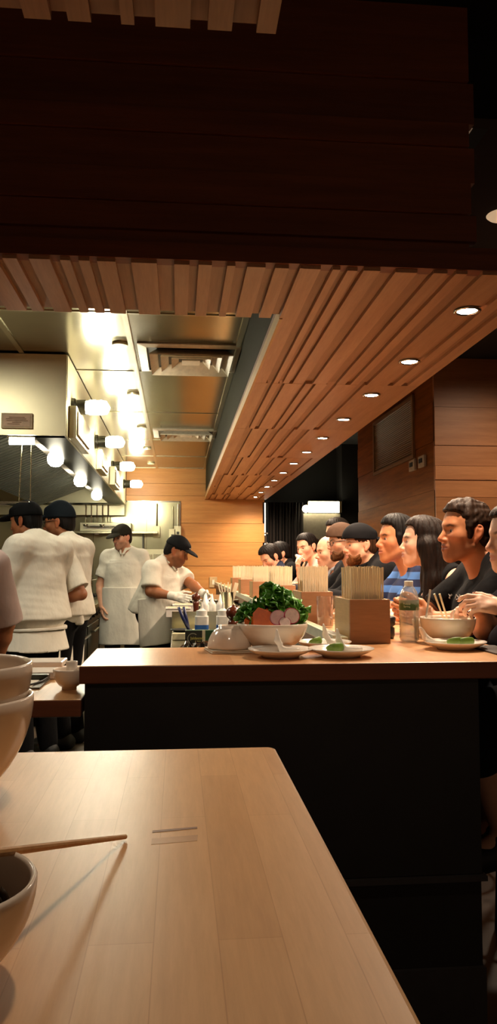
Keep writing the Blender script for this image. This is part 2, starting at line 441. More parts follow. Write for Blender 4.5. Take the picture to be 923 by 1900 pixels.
def to_mesh(name, V, F, mat, parent, colors=None):
    me = bpy.data.meshes.new(name)
    me.vertices.add(len(V)); me.vertices.foreach_set('co', V.astype(f32).ravel())
    me.loops.add(F.size); me.loops.foreach_set('vertex_index', F.astype(np.int32).ravel())
    me.polygons.add(len(F)); me.polygons.foreach_set('loop_start', np.arange(0, F.size, 4, dtype=np.int32))
    me.update(calc_edges=True); me.validate()
    me.polygons.foreach_set('use_smooth', np.ones(len(me.polygons), bool))
    if colors is not None and len(me.vertices) == len(colors):
        a = me.color_attributes.new('tone', 'FLOAT_COLOR', 'POINT'); a.data.foreach_set('color', colors.astype(f32).ravel())
    me.materials.append(mat)
    o = bpy.data.objects.new(name, me); C.objects.link(o); o.parent = parent
    return o
def normals(V, F):
    n = np.zeros_like(V); fn = np.cross(V[F[:, 2]] - V[F[:, 0]], V[F[:, 3]] - V[F[:, 1]])
    for i in range(4): np.add.at(n, F[:, i], fn)
    return n / (np.linalg.norm(n, axis=1)[:, None] + 1e-9)
def rot(yaw=0, pitch=0, roll=0):
    cy, sy = math.cos(yaw), math.sin(yaw); cp, sp = math.cos(pitch), math.sin(pitch); cr, sr = math.cos(roll), math.sin(roll)
    return np.array([[cy, -sy, 0], [sy, cy, 0], [0, 0, 1]]) @ np.array([[1, 0, 0], [0, cp, -sp], [0, sp, cp]]) @ np.array([[cr, 0, sr], [0, 1, 0], [-sr, 0, cr]])
def add_head(s, R, t, sc=1., fem=False, fat=0., nose=1., jaw=1.):
    s.frame(R, t, sc)
    s.ell((0, -.008, .03), (.075, .098, .09), .01)
    s.ell((0, .033, -.033), (.058 + fat, .054, .077), .03)
    jw = (.050 if not fem else .043) * jaw + fat
    for x in (-1, 1):
        s.cone((x * jw, .002, -.058), (x * .016, .062, -.099), .019 + fat * .5, .016, .03)
        s.cone((x * .036, .069, .023), (0, .079, .021), .0125 if not fem else .0105, .0125, .014)
        s.ell((x * .041, .054, -.024), (.021 + fat * .5, .02, .021), .03)
    s.ell((0, .071, -.101), (.021 + fat * .4, .02, .0175), .02)
    if fat: s.ell((0, .035, -.108), (.045, .04, .03), .03)
    s.cone((0, .081, .009), (0, .084 + .022 * nose, -.032), .0078, .0108, .012)
    for x in (-1, 1): s.ell((x * .0115, .093, -.0365), (.0085, .011, .0075), .008)
    s.ell((0, .076, -.066), (.028, .021, .025), .02)
    for x in (-1, 1):
        s.ell((x * .0325, .094, .002), (.018, .014, .0115), .014, 1)
        s.ell((x * .0325, .0700, -.001), (.0145, .0125, .0115), .004)
        s.ell((x * .0325, .0865, -.0015), (.0128, .012, .0040), .002, 1)
        s.cone((x * .021, .086, -.0615), (0, .0955, -.0588), .0048, .0062, .005)
        s.cone((x * .020, .086, -.0705), (0, .0940, -.0738), .0052, .0074, .005)
        s.cone((x * .023, .091, -.066), (0, .1010, -.0655), .0016, .0022, .002, 1)
        Re = rot(0, 0, 0) @ rot(x * .25, .22, 0)
        s.ell((x * .0775, -.014, -.006), (.0075, .019, .031), .007, 0, Re)
        s.ell((x * .0745, -.006, -.034), (.006, .010, .011), .006)
        s.ell((x * .0855, -.010, -.004), (.0055, .0095, .017), .004, 1, Re)
        s.ell((x * .0825, -.015, .0135), (.004, .009, .007), .003, 1, Re)
    s.frame()
def head_tone(V, R, t, sc, skin, lips, brow, stub=None, cut=None, beard=None):
    c = np.tile(np.array(rgb(skin)), (len(V), 1)); Q = ((V - t) @ R) / sc
    x, y, z = np.abs(Q[:, 0]), Q[:, 1], Q[:, 2]; hd = (z > -.13) & (np.abs(Q).max(1) < .17)
    def mixin(w_, col):
        w_ = np.clip(w_, 0, 1)[:, None] * hd[:, None]; c[:] = c * (1 - w_) + np.array(col) * w_
    sk = np.array(rgb(skin)); red = sk * np.array([1.02, .78, .76, 1])
    mixin(.7 * np.exp(-(((x - .045) / .022) ** 2 + ((z + .028) / .02) ** 2)) * (y > .03), red)
    mixin(.8 * np.exp(-((x / .016) ** 2 + ((z + .034) / .014) ** 2)) * (y > .085), red)
    mixin(.8 * (x > .072) * (np.abs(z) < .05) * (y < .02), red)
    if stub:
        mixin(.45 * (z < -.035) * (y > -.005) * np.clip((x + y - .055) / .03, 0, 1) * np.clip((-.035 - z) / .02, 0, 1), rgb(stub))
    mixin(np.clip(1.6 * np.exp(-((x / .024) ** 4 + ((z + .0665) / .0100) ** 4)) * (y > .078), 0, 1) * .6, rgb(lips))
    mixin(.85 * np.exp(-(((x - .034) / .019) ** 4 + ((z - .022 + .25 * np.abs(x - .034)) / .0046) ** 4)) * (y > .05), rgb(brow))
    mixin(.5 * np.exp(-(((x - .0325) / .0145) ** 4 + ((z + .0002) / .0055) ** 4)) * (y > .05), sk * np.array([.35, .28, .26, 1]))
    return c
def add_hand(s, wr, fwd, nrm, thumb=1, curl=(.35, .5, .4), sc=1., spread=.06, tcurl=.4, curls=None):
    """wr wrist, fwd along the palm, nrm out of the palm side, thumb = side of the lateral axis the thumb leaves"""
    f = np.array(fwd, float); f /= np.linalg.norm(f); n = np.array(nrm, float); n -= f * (n @ f); n /= np.linalg.norm(n)
    l = np.cross(f, n) * thumb; wr = np.array(wr, float)
    P = lambda a, b, c: wr + (f * a + l * b + n * c) * sc
    s.frame()
    tips = []
    offs = (.027, .009, -.009, -.026); lens = ((.043, .025, .020), (.047, .029, .021), (.044, .027, .021), (.034, .020, .018)); base = (.088, .092, .088, .080)
    for i in range(4):
        b = P(base[i], offs[i], 0)
        s.cone(P(.012, offs[i] * .55, .002), b, .0145 * sc, .0112 * sc, .012)
        p = b; ang = 0; c = curls[i] if curls else curl; ln = lens[i]; rr = (.0094, .0084, .0076, .0066)
        d0 = f + l * (offs[i] / .027) * spread; d0 /= np.linalg.norm(d0)
        for j in range(3):
            ang += c[j]; d = d0 * math.cos(ang) + n * math.sin(ang); q = p + d * ln[j] * sc
            s.cone(p, q, rr[j] * sc * (.9 if i == 3 else 1), rr[j + 1] * sc * (.9 if i == 3 else 1), .004); p = q
        tips.append((p, d))
    a = P(.022, .026, .006); d1 = f * .72 + l * .62 + n * .3; d1 /= np.linalg.norm(d1); b = a + d1 * .042 * sc
    d2 = f * math.cos(tcurl) + l * (.35 - tcurl * .5) + n * math.sin(tcurl); d2 /= np.linalg.norm(d2); c = b + d2 * .032 * sc
    d3 = d2 + n * .15; d3 /= np.linalg.norm(d3); e = c + d3 * .024 * sc
    s.cone(P(.012, .012, .002), a, .016 * sc, .0155 * sc, .012); s.cone(a, b, .0145 * sc, .0112 * sc, .010); s.cone(b, c, .0105 * sc, .0098 * sc, .005); s.cone(c, e, .0098 * sc, .0078 * sc, .004)
    tips.append((e, d3))
    s.ell(P(.05, -.002, .0), tuple(np.array((.02, .02, .012)) * sc), .015)
    return tips
# ================================================================== SETTING
struct('floor', MB().box(-3.2, 4.6, -1.5, 11.3, -.06, 0), M['floor'])
struct('floor_kitchen', MB().box(-3.0, -.03, 2.9, 11.08, 0, .012), M['tile'])
# kitchen ceiling: stainless lay-in panels between chrome strips
mb = MB()
xs = [-3.0, -1.03, -.305, .39]; ys = [2.9, 4.24, 5.54, 7.05, 8.6, 9.9, 11.1]
for i in range(3):
    for j in range(6):
        mb.box(xs[i] + .004, xs[i + 1] - .004, ys[j] + .004, ys[j + 1] - .004, 2.70, 2.73)
struct('ceiling', mb, M['ceil'])
mb = MB()
for x in xs[1:3]: mb.box(x - .016, x + .016, 2.9, 11.1, 2.692, 2.701)
for y in ys[1:]: mb.box(-3, .39, y - .01, y + .01, 2.695, 2.7005)
mb.box(.36, .394, 2.9, 11.1, 2.688, 2.701)
struct('trim_1', mb, M['steel'])
struct('ceiling_plenum', MB().box(-3.0, .39, 2.9, 11.1, 2.735, 2.80), M['void'])
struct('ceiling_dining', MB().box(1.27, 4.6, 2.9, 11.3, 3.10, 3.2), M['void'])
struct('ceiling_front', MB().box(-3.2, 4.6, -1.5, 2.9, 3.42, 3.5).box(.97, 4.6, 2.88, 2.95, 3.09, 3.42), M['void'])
# back wall: wood boards, stainless cladding behind the line
def boards(mb, horiz, a0, a1, zs, dep, jit=.004, normal=1):
    for i in range(len(zs) - 1):
        o = (i % 2) * jit
        if horiz == 'x': mb.box(a0, a1, dep + o, dep + .04, zs[i] + .002, zs[i + 1] - .002)
        else: mb.box(dep + o, dep + .04, a0, a1, zs[i] + .002, zs[i + 1] - .002)
mb = MB(); zb = [0, .33, .64, .97, 1.292, 1.633, 1.905, 2.264]
boards(mb, 'x', .03, 1.25, zb, 11.1, .006); boards(mb, 'x', -.74, 1.25, [2.215, 2.30, 2.475, 2.70], 11.098, .006)
mb.box(1.225, 1.25, 11.1, 11.6, 0, 2.264)
struct('wall_back', mb, M['backwood'])
struct('wall_back_core', MB().box(-3.2, 1.25, 11.14, 11.2, 0, 2.75), M['void'])
mb = MB(); mb.box(-3.0, -1.2, 11.1, 11.13, 0, 2.21); mb.box(-1.195, -.45, 11.1, 11.13, 0, 2.21); mb.box(-.445, .025, 11.1, 11.13, 0, 2.21)
struct('wall_back_steel', mb, M['mirror'])
mb = MB(); mb.box(-.75, .03, 11.085, 11.1, 2.205, 2.222); mb.box(.022, .036, 11.085, 11.1, 0, 2.222)
struct('trim_2', mb, M['chrome'])
struct('wall_left', MB().box(-3.1, -3.0, -1.5, 11.2, 0, 3.42), M['steel'])
# dining side wall with its jog
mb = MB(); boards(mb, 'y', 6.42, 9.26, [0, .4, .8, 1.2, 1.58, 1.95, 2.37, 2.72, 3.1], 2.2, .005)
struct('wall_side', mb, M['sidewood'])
mb = MB(); boards(mb, 'x', 2.2, 4.6, [0, .4, .8, 1.2, 1.5, 1.885, 2.033, 2.156, 2.332, 2.667, 3.1], 6.4, .008)
struct('wall_facing', mb, M['facewood'])
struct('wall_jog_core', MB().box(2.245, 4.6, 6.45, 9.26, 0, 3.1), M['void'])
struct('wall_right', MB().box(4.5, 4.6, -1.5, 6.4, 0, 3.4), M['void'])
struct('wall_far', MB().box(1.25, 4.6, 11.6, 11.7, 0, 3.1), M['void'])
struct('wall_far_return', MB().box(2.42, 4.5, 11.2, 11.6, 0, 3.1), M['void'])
# bulkhead over the counter: horizontal boards with uneven ends
mb = MB(); zz = [2.362, 2.452, 2.56, 2.682, 2.762, 2.906, 3.165]; ends = [.975, .955, .972, .952, .974, .955]
for i in range(6): mb.box(-3.0, ends[i], 2.392 - (i % 2) * .01, 2.43, zz[i] + .0015, zz[i + 1] - .0015)
struct('bulkhead', mb, M['bulk'])
mb = MB().box(-3.0, 1.27, 2.378, 2.43, 2.262, 2.316)
struct('bulkhead_fascia', mb, M['bulk'])
mb = MB().box(-3.0, .96, 2.432, 2.89, 2.29, 3.15).box(.398, 1.27, 2.432, 11.09, 2.29, 2.36).box(-3.0, .955, 2.41, 2.432, 2.316, 2.37)
struct('bulkhead_core', mb, M['bulk'])
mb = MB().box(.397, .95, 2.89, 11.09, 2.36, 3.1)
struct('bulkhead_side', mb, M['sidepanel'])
# slatted soffit: boards with narrow recessed grooves between, in staggered panels
def slats(boards_mb, groove_mb, x0, x1, y0, y1, grooves, z=2.25, gd=.016, jit=True):
    x = x0
    for a, b in grooves:
        if a > x + .002: boards_mb.box(x, a, y0 + (rnd.random() * .006 if jit else 0), y1 - .001, z, z + .04)
        groove_mb.box(a, b, y0 + .001, y1 - .002, z + gd, z + .041); x = b
    if x < x1 - .002: boards_mb.box(x, x1, y0, y1 - .001, z, z + .04)
g_left = [(-1.42, -1.37), (-1.24, -1.2), (-1.08, -1.03), (-.93, -.89), (-.80, -.76), (-.68, -.64), (-.569, -.548), (-.505, -.467), (-.403, -.372), (-.341, -.315), (-.281, -.258), (-.201, -.152), (-.072, -.017), (.031, .06)]
g_mid = [(.102, .151), (.177, .215), (.274, .305), (.35, .385)]
g_main = [(.453, .492), (.517, .541), (.574, .593), (.648, .699), (.772, .826), (.872, .9), (.939, .99), (1.1, 1.13), (1.175, 1.21)]
bm_, gm_ = MB(), MB()
slats(bm_, gm_, -3.0, .395, 2.385, 2.89, g_left + g_mid)
slats(bm_, gm_, .395, 1.27, 2.385, 3.943, g_main)
yj = [3.943, 5.295, 6.722, 8.071, 9.315, 10.3, 11.09]
for k in range(6):
    g = []; x = .43 + rnd.random() * .04
    while x < 1.2:
        wd = rnd.choice((.02, .028, .04, .05)); g.append((x, x + wd)); x += wd + rnd.choice((.035, .06, .09, .11))
    g = [q for q in g if not (q[0] < 1.115 and q[1] > 1.025)]
    slats(bm_, gm_, .395, 1.27, yj[k], yj[k + 1], g)
struct('soffit', bm_, M['soffit']); struct('soffit_grooves', gm_, M['groove'])
struct('soffit_edge', MB().box(.384, .396, 2.89, 11.09, 2.247, 2.30), M['boxside'])
# second soffit, over the near counter
bm_, gm_ = MB(), MB()
slats(bm_, gm_, -2.2, .169, .3, 1.31, [(-1.2, -1.14), (-1.0, -.95), (-.82, -.78), (-.62, -.56), (-.47, -.43), (-.316, -.272), (-.226, -.197), (-.157, -.105), (-.082, -.045), (.016, .047), (.09, .134)])
struct('soffit_near', bm_, M['soffit']); struct('soffit_near_grooves', gm_, M['groove'])
struct('soffit_near_core', MB().box(-2.2, .165, .3, 1.28, 2.291, 2.55), M['bulk'])

# ================================================================== COUNTERS
def rounded(x0, x1, y0, y1, r, corners, n=6):
    pts = []
    for cx, cy, sx, sy, a0, nm in ((x1, y1, -1, -1, 0, 'tr'), (x0, y1, 1, -1, 90, 'tl'), (x0, y0, 1, 1, 180, 'bl'), (x1, y0, -1, 1, 270, 'br')):
        if nm in corners:
            for i in range(n + 1):
                a = math.radians(a0 + 90 * i / n); pts.append((cx + sx * r + r * math.cos(a), cy + sy * r + r * math.sin(a)))
        else: pts.append((cx, cy))
    return pts
t = thing('counter', 'maple butcher block counter in the foreground with rounded corner', 'counter', (-.6, .4, 0))
MB().prism(rounded(-1.0, .741, -.9, .722, .014, ('tr', 'br')), .992, 1.04).build('worktop', M['table'], t, bevel=.004)
MB().box(-1.0, .62, -.85, .62, .0, .992).build('base_cabinet', M['panel'], t)
MB().prism([(0.5770, 0.3820), (0.6210, 0.3890), (0.6210, 0.3840), (0.5770, 0.3760)], 1.0399, 1.0403).build('counter_strip', plain('patch_dark', '7a4a28', .5), t)  # two thin strips laid on the worktop, one dark and one paler
MB().prism([(0.5770, 0.3600), (0.6210, 0.3660), (0.6200, 0.3500), (0.5770, 0.3440)], 1.0399, 1.0402).build('counter_strip', plain('patch_pale', 'b98754', .4), t)
t = thing('bar_counter', 'butcher block bar on a black base, where the diners sit', 'counter', (.5, 2.5, 0))
L = [(-.752, -.457), (.52, -.457), (.52, 8.1), (0, 8.1), (0, -.02), (-.752, -.02)]
o = MB().prism(L, .994, 1.04).build('worktop', [M['bar'], M['baredge']], t, bevel=.003)
for p in o.data.polygons:
    if abs(p.normal.z) < .5: p.material_index = 1
mb = MB(); mb.box(-.738, .315, -.447, -.43, 0.48, .993); mb.box(-.738, .315, -.44, -.07, 0, .993); mb.box(.02, .315, -.07, 8.0, 0, .99)
mb.build('base_cabinet', M['panel'], t)
MB().box(-.738, .325, -.462, -.43, .465, .478).box(-.738, .32, -.452, -.43, .0, .24).build('kick_plate', plain('kick_plate_grey', '2c2826', .4), t)
t = thing('pass_counter', 'low wooden pass counter left of the bar, holding trays', 'counter', (-.9, 2.4, 0))
o = MB().box(-1.2, .652, -.34, .36, .908, .952).build('worktop', [M['lowtop'], M['lowedge']], t, bevel=.003)
for p in o.data.polygons:
    if abs(p.normal.z) < .5: p.material_index = 1
for x in (-1.1, .0): MB().box(x - .03, x + .03, .2, .26, .0, .908).build('leg', M['dsteel'], t)
# prep counter behind the bar
t = thing('prep_counter', 'stainless prep counter running along the kitchen side of the bar', 'counter', (.2, 5.0, 0))
MB().box(-.23, .29, -2.45, -.68, .89, .93).box(-.23, .29, -.68, 3.5, .955, .98).build('worktop', M['steel'], t, bevel=.004)
MB().box(-.21, .29, -2.42, 3.48, .1, .889).build('base_cabinet', M['hood'], t)
MB().box(-.23, .29, -.70, -.68, .93, 1.045).box(-.23, .29, -.68, 3.5, .889, .955).build('raised_edge', M['steel'], t)
t = thing('rail', 'pale metal rail along the kitchen edge of the bar', 'rail', (.53, 5.5, 1.04))
MB().box(-.018, .022, -3.02, 5.05, .010, .028).build('channel', plain('channel_paint', 'b9b798', .35), t, bevel=.002)
MB().box(-.028, -.018, -3.02, 5.05, .0, .034).build('edge', plain('rail_paint', 'cfcfb8', .3), t)

# ================================================================== KITCHEN HOOD, LAMPS
t = thing('exhaust_hood', 'large stainless exhaust hood over the cook line at left', 'hood', (-1.6, 8, 2.15))
MB().box(-1.3, .862, -2.9, -2.885, 0, .54).build('end_panel', M['hood'], t)
MB().box(.85, .866, -2.885, 2.9, 0, .54).build('side_panel', M['hood'], t)
MB().box(.66, .85, -2.88, 2.9, .0, .012).box(.64, .66, -2.88, 2.9, .0, .08).box(-1.3, .85, -2.885, -2.80, .0, .012).build('gutter', M['dsteel'], t)
MB().box(-1.3, .85, -2.885, 2.9, .52, .538).box(-1.3, .85, 2.88, 2.9, -.15, .52).build('shell', M['hood'], t)
mb = MB()
for k in range(51):
    y = -2.78 + k * .11
    mb.box(0, .95, y, y + .065, -.035, .0, T(-.32, 0, .0, ry=-math.radians(22)))
mb.box(0, .95, -2.82, 2.85, .0, .02, T(-.32, 0, .0, ry=-math.radians(22))).box(-.34, -.32, -2.82, 2.85, -.02, .5)
mb.build('baffle_filter', M['filter'], t)
MB().box(.47, .53, -2.6, 2.85, .10, .125).build('light_channel', M['white'], t)
MB().tube([(-1.3, 2.80, .0), (.8, 2.80, .0)], .016).build('rail', M['chrome'], t)
M['jar'] = emis('lamp_jar', BULB, JAR_E); M['jarin'] = emis('lamp_globe', BULB, IN_E)
jar_names = ['jar lamp on the hood side, nearest the camera', 'jar lamp on the hood side, second from the camera', 'jar lamp on the hood side, third from the camera', 'jar lamp on the hood side, farthest back by the wood wall']
for k, y in enumerate((5.35, 6.85, 8.55, 10.4)):
    q = thing('jar_lamp', 'lit ' + jar_names[k], 'lamp', (-.734, y, 2.39), group='jar lamps along the exhaust hood')
    Rm = T(0, 0, 0, ry=PI / 2)
    MB().lathe([(.0, 0), (.062, 0), (.062, .02), (.052, .03), (.052, .095), (.0, .095)], 24, Rm).build('lamp_base', M['dsteel'], q, smooth=False)
    MB().lathe([(.0, .096), (.04, .097), (.05, .12), (.052, .2), (.044, .238), (.02, .252), (.0, .254)], 24, Rm).build('glass_jar', M['jar'], q, smooth=True)
    mb = MB()
    for a in range(4):
        an = a * PI / 2 + PI / 4; c, s_ = math.cos(an), math.sin(an)
        mb.tube([(.095, c * .052, s_ * .052), (.19, c * .06, s_ * .06), (.24, c * .05, s_ * .05), (.262, 0, 0)], .0022, 6)
    mb.build('wire_guard', M['chrome'], q)
gl = ['nearest the camera', 'second from the camera', 'farthest back']
for k, y in enumerate((6.3, 7.9, 9.5)):
    q = thing('globe_lamp', 'lit globe lamp hanging inside the hood, ' + gl[k], 'lamp', (-.99, y, 2.245), group='globe lamps inside the hood')
    MB().lathe([(0, .03), (.035, .028), (.035, 0), (.03, -.02), (0, -.02)], 20).build('lamp_base', M['chrome'], q)
    MB().lathe([(0, -.02), (.03, -.022), (.055, -.05), (.066, -.085), (.06, -.12), (.035, -.145), (0, -.152)], 24).build('glass_globe', M['jarin'], q, smooth=True)
q = thing('work_lamp', 'lit tube lamp under the near edge of the hood', 'lamp', (-1.035, 5.18, 2.13))
MB().box(-.09, .09, -.035, .035, .01, .022).build('housing', M['chrome'], q)
MB().tube([(-.08, 0, -.012), (.08, 0, -.012)], .02, 14).build('tube', M['jarin'], q, smooth=True)
# boxes on the hood side, placard
for k, (y0, y1, z0, z1, d, lb) in enumerate(((5.2, 5.95, 2.13, 2.37, .05, 'grey service box under the nearest jar lamp on the hood'), (6.95, 7.5, 2.14, 2.34, .05, 'grey service box under the second jar lamp on the hood'), (8.3, 8.95, 2.14, 2.36, .06, 'grey service box under the third jar lamp on the hood'))):
    q = thing('service_box', lb, 'box', (-.733, y0, z0), group='service boxes on the hood side')
    MB().box(0, d, 0, y1 - y0, 0.02, z1 - z0).build('housing', M['hood'], q, bevel=.004)
    MB().box(d, d + .01, .03, y1 - y0 - .03, .05, z1 - z0 - .03).build('cover', plain('box_cover_%d' % k, 'a89878', .5), q, bevel=.003)
q = thing('placard', 'small framed notice on the end of the exhaust hood', 'sign', (-1.05, 5.09, 2.19))
MB().box(-.1, .1, -.006, .006, 0, .1).build('frame', plain('placard_frame', 'b39a72', .5), q, bevel=.002)
mb = MB().box(-.085, .085, -.009, -.004, .014, .086); mb.build('paper', plain('placard_paper', 'c9ad92', .8), q)
mb = MB()
for i, (a, b) in enumerate(((-.05, .05), (-.07, .06), (-.065, .07), (-.03, .03), (-.06, .02))): mb.box(a, b, -.0105, -.0088, .07 - i * .011, .0735 - i * .011)
mb.build('printed_line', plain('print_brown', '6a4a34', .8), q)
q = thing('hanging_rack', 'thin steel rack on two rods below the hood', 'rack', (-1.05, 5.3, 1.72))
for x in (-.02, .055): MB().tube([(x, 0, 0), (x * .8 + .01, 0, .44)], .0036, 8).build('rod', M['steel'], q)
mb = MB()
for y in (-.1, 0, .1, .2): mb.tube([(-.3, y, 0), (.06, y, 0)], .004, 6)
mb.tube([(-.3, -.1, 0), (-.3, .2, 0)], .004, 6); mb.tube([(.06, -.1, 0), (.06, .2, 0)], .004, 6); mb.build('wire_shelf', M['chrome'], q)
# ceiling diffusers, sprinkler caps, extractor disc
dm = plain('diffuser_white', 'c9bfa8', .45)
for y0, y1, lb in ((4.80, 5.50, 'square ceiling air diffuser nearest the camera'), (7.87, 8.40, 'square ceiling air diffuser farther back')):
    q = thing('air_diffuser', lb, 'vent', (.08, (y0 + y1) / 2, 2.695), group='ceiling air diffusers')
    h = (y1 - y0) / 2; r0 = min(.33, h * 1.0)
    def ring(rx, ry, rx2, ry2, z0, z1, th=.008):
        m_ = MB(); a = [(-rx, -ry), (rx, -ry), (rx, ry), (-rx, ry)]; b = [(-rx2, -ry2), (rx2, -ry2), (rx2, ry2), (-rx2, ry2)]
        vs = [(x, y, z0) for x, y in a] + [(x, y, z1) for x, y in b] + [(x, y, z0 + th) for x, y in a] + [(x, y, z1 + th) for x, y in b]
        fs = []
        for i in range(4):
            j = (i + 1) % 4; fs += [(i, j, 4 + j, 4 + i), (8 + i, 12 + i, 12 + j, 8 + j), (i, 8 + i, 8 + j, j), (4 + i, 4 + j, 12 + j, 12 + i)]
        return m_.add(vs, fs)
    ring(.345, h, .29, h * .84, -.004, -.012).build('frame', dm, q)
    for i, (f0, f1) in enumerate(((.27, .22), (.2, .15), (.13, .08))): ring(f0, f0 / .345 * h, f1, f1 / .345 * h, -.05 + i * .006, -.006 + i * .004).build('louver', dm, q)
    MB().box(-.06, .06, -.06, .06, -.03, -.024).build('louver', dm, q); MB().box(-.29, .29, -h * .84, h * .84, .0, .004).build('duct', M['dsteel'], q)
nm = ['nearest the camera', 'second from the camera', 'third from the camera', 'fourth from the camera', 'farthest back']
for k, y in enumerate((4.84, 6.268, 7.796, 9.204, 10.568)):
    MBk = MB().lathe([(0, 0), (.05, 0), (.052, -.004), (.048, -.016), (0, -.018)], 28)
    o = MBk.build('sprinkler_cap', M['hood'], None, smooth=False, loc=(-.372, y, 2.70)); tag(o, 'round sprinkler cap on the metal ceiling, ' + nm[k], 'cap', 'sprinkler caps')
# soffit downlights
M['led'] = emis('downlight_lens', (1, .9, .76), 70)
ord_ = ['nearest the camera', 'second from the camera', 'third from the camera', 'fourth from the camera', 'fifth from the camera', 'sixth from the camera', 'seventh from the camera', 'eighth from the camera', 'ninth from the camera', 'tenth from the camera', 'eleventh from the camera', 'last of the row, by the back wall']
def downlight(x, y, z, label, power=SPOT_W, group='downlights along the slatted soffit'):
    q = thing('downlight', label, 'light', (x, y, z), group=group)
    MB().lathe([(.046, .0), (.052, -.004), (.042, -.008), (.036, -.004), (.036, .006)], 28, close=True).build('trim_ring', M['chrome'], q, smooth=True)
    MB().lathe([(0, -.0035), (.020, -.005), (.036, -.003), (.036, .0), (0, .0)], 24).build('lens', M['led'], q, smooth=True)
    l = bpy.data.lights.new('downlight_beam', 'SPOT'); l.energy = power; l.color = WARM; l.spot_size = math.radians(150); l.spot_blend = .75; l.shadow_soft_size = .035
    lo = bpy.data.objects.new('downlight_beam', l); C.objects.link(lo); lo.parent = q; lo.location = (0, 0, -.02)
    return q
for k, y in enumerate((2.73, 3.45, 4.16, 4.88, 5.62, 6.34, 7.06, 7.78, 8.5, 9.2, 9.9, 10.6)): downlight(1.07, y, 2.249, 'small round downlight in the soffit, ' + ord_[k])
# dining ceiling disc
q = thing('ceiling_light', 'cream round recessed lamp in the dark ceiling at right', 'light', (1.655, 3.72, 3.10))
MB().lathe([(0, -.012), (.068, -.012), (.08, 0), (0, 0)], 32).build('diffuser', emis('disc_cream', (1, .75, .45), .22), q)
l = bpy.data.lights.new('ceiling_beam', 'SPOT'); l.energy = 75; l.color = WARM; l.spot_size = math.radians(165); l.spot_blend = 1.0; l.shadow_soft_size = .08
lo = bpy.data.objects.new('ceiling_beam', l); C.objects.link(lo); lo.parent = q; lo.location = (0, 0, -.05)
q = dup(q, (2.75, 5.35, 3.10), None, 'added round lamp, out of view, in the dining ceiling by the facing wood wall')  # extra lamp outside the view, added to brighten the facing wall
# dining wall fittings
q = thing('wall_vent', 'large louvred vent grille high on the wood side wall', 'vent', (2.2, 7.72, 2.3))
MB().box(-.02, 0, -.76, .72, 0, .035).box(-.02, 0, -.76, .72, .565, .60).box(-.02, 0, -.76, -.72, .035, .565).box(-.02, 0, .68, .72, .035, .565).build('frame', plain('vent_frame', '8a6a48', .5), q)
mb = MB()
for i in range(26): mb.box(-.012, .0, -.72, .68, .0, .003, T(-.002, 0, .04 + i * .0205, ry=.7))
mb.build('louver', plain('vent_louver', '5c4a32', .5), q)
for y, lb in ((6.72, 'white thermostat nearer the wall corner'), (7.0, 'white thermostat beside the vent')):
    q = thing('thermostat', lb + ' on wood wall', 'thermostat', (2.2, y, 2.18), group='thermostats')
    MB().box(-.025, 0, -.085, .085, 0, .105).build('housing', plain('thermostat_white_%d' % int(y * 100), 'b8a890', .5), q, bevel=.005)
    MB().box(-.03, -.024, -.04, .05, .04, .08).build('display', M['black'], q)
q = thing('wall_switch', 'cream switch plate low on the back wood wall', 'switch', (.51, 11.1, 1.06))
MB().box(-.055, .055, -.008, 0, -.075, .075).build('plate', plain('switch_plate', 'c9a878', .5), q, bevel=.003)
MB().box(-.016, .016, -.014, -.006, -.035, .035).build('rocker', plain('switch_rocker', 'f0e6cc', .4), q)
# doorway at the far end: lit shelf slot, curtain, door with lamp above
q = thing('lit_shelf', 'bright narrow shelf bay at the end of the back wall', 'shelf', (1.275, 11.5, 0))
MB().box(-.025, .04, .02, .04, 1.0, 2.24).build('back_panel', emis('shelf_glow', (1, .95, .8), 1.6), q)
for z in (1.3, 1.48, 1.62, 1.76): MB().box(-.025, .04, -.25, .02, z, z + .02).build('shelf', M['white'], q)
for z in (1.32, 1.5, 1.64): MB().box(-.02, .03, -.22, -.02, z, z + .1).build('box', M['bone'], q, bevel=.004)
mb = MB(); n = 60; vs = []; fs = []
for i in range(n + 1):
    x = i / n * .5; y = .03 * math.sin(i * 1.15) + .012 * math.sin(i * .5)
    vs += [(x, y, 0), (x, y, 2.2)]
for i in range(n): fs.append((2 * i, 2 * i + 2, 2 * i + 3, 2 * i + 1))
o = mb.add(vs, fs).build('curtain', cloth('dark_curtain', '1d1815', .2), None, smooth=True, loc=(1.32, 11.15, .02)); sm = o.modifiers.new('solid', 'SOLIDIFY'); sm.thickness = .006
tag(o, 'dark pleated curtain by the lit shelf bay', 'curtain')
d = MB().box(1.83, 2.38, 11.15, 11.2, 0, 2.06).build('door_1', plain('door_taupe', '6b6253', .45), None); d['kind'] = 'structure'
MB().box(2.3, 2.33, 11.1, 11.15, .95, 1.1).build('door_handle', M['chrome'], d)
q = thing('door_lamp', 'bright box lamp above the far door', 'lamp', (2.1, 11.1, 2.08))
MB().box(-.19, .25, -.03, .04, .0, .15).build('diffuser', emis('door_lamp_glow', (1, .92, .62), 14), q, bevel=.006)
MB().box(.25, .285, -.035, .04, -.01, .155).build('end_cap', M['hood'], q); MB().box(-.2, .26, .04, .06, -.01, .16).build('back_plate', M['hood'], q)
q2 = thing('globe_lamp', 'bright round bulb left of the box lamp above the far door', 'lamp', (1.855, 11.06, 2.12))
MB().lathe([(0, -.055), (.03, -.048), (.053, -.02), (.055, 0), (.048, .026), (.03, .048), (0, .055)], 20).build('glass_globe', emis('globe_glow', (1, .92, .62), 16), q2, smooth=True)
MB().box(-.015, .015, .05, .09, -.02, .02).build('bracket', M['hood'], q2)
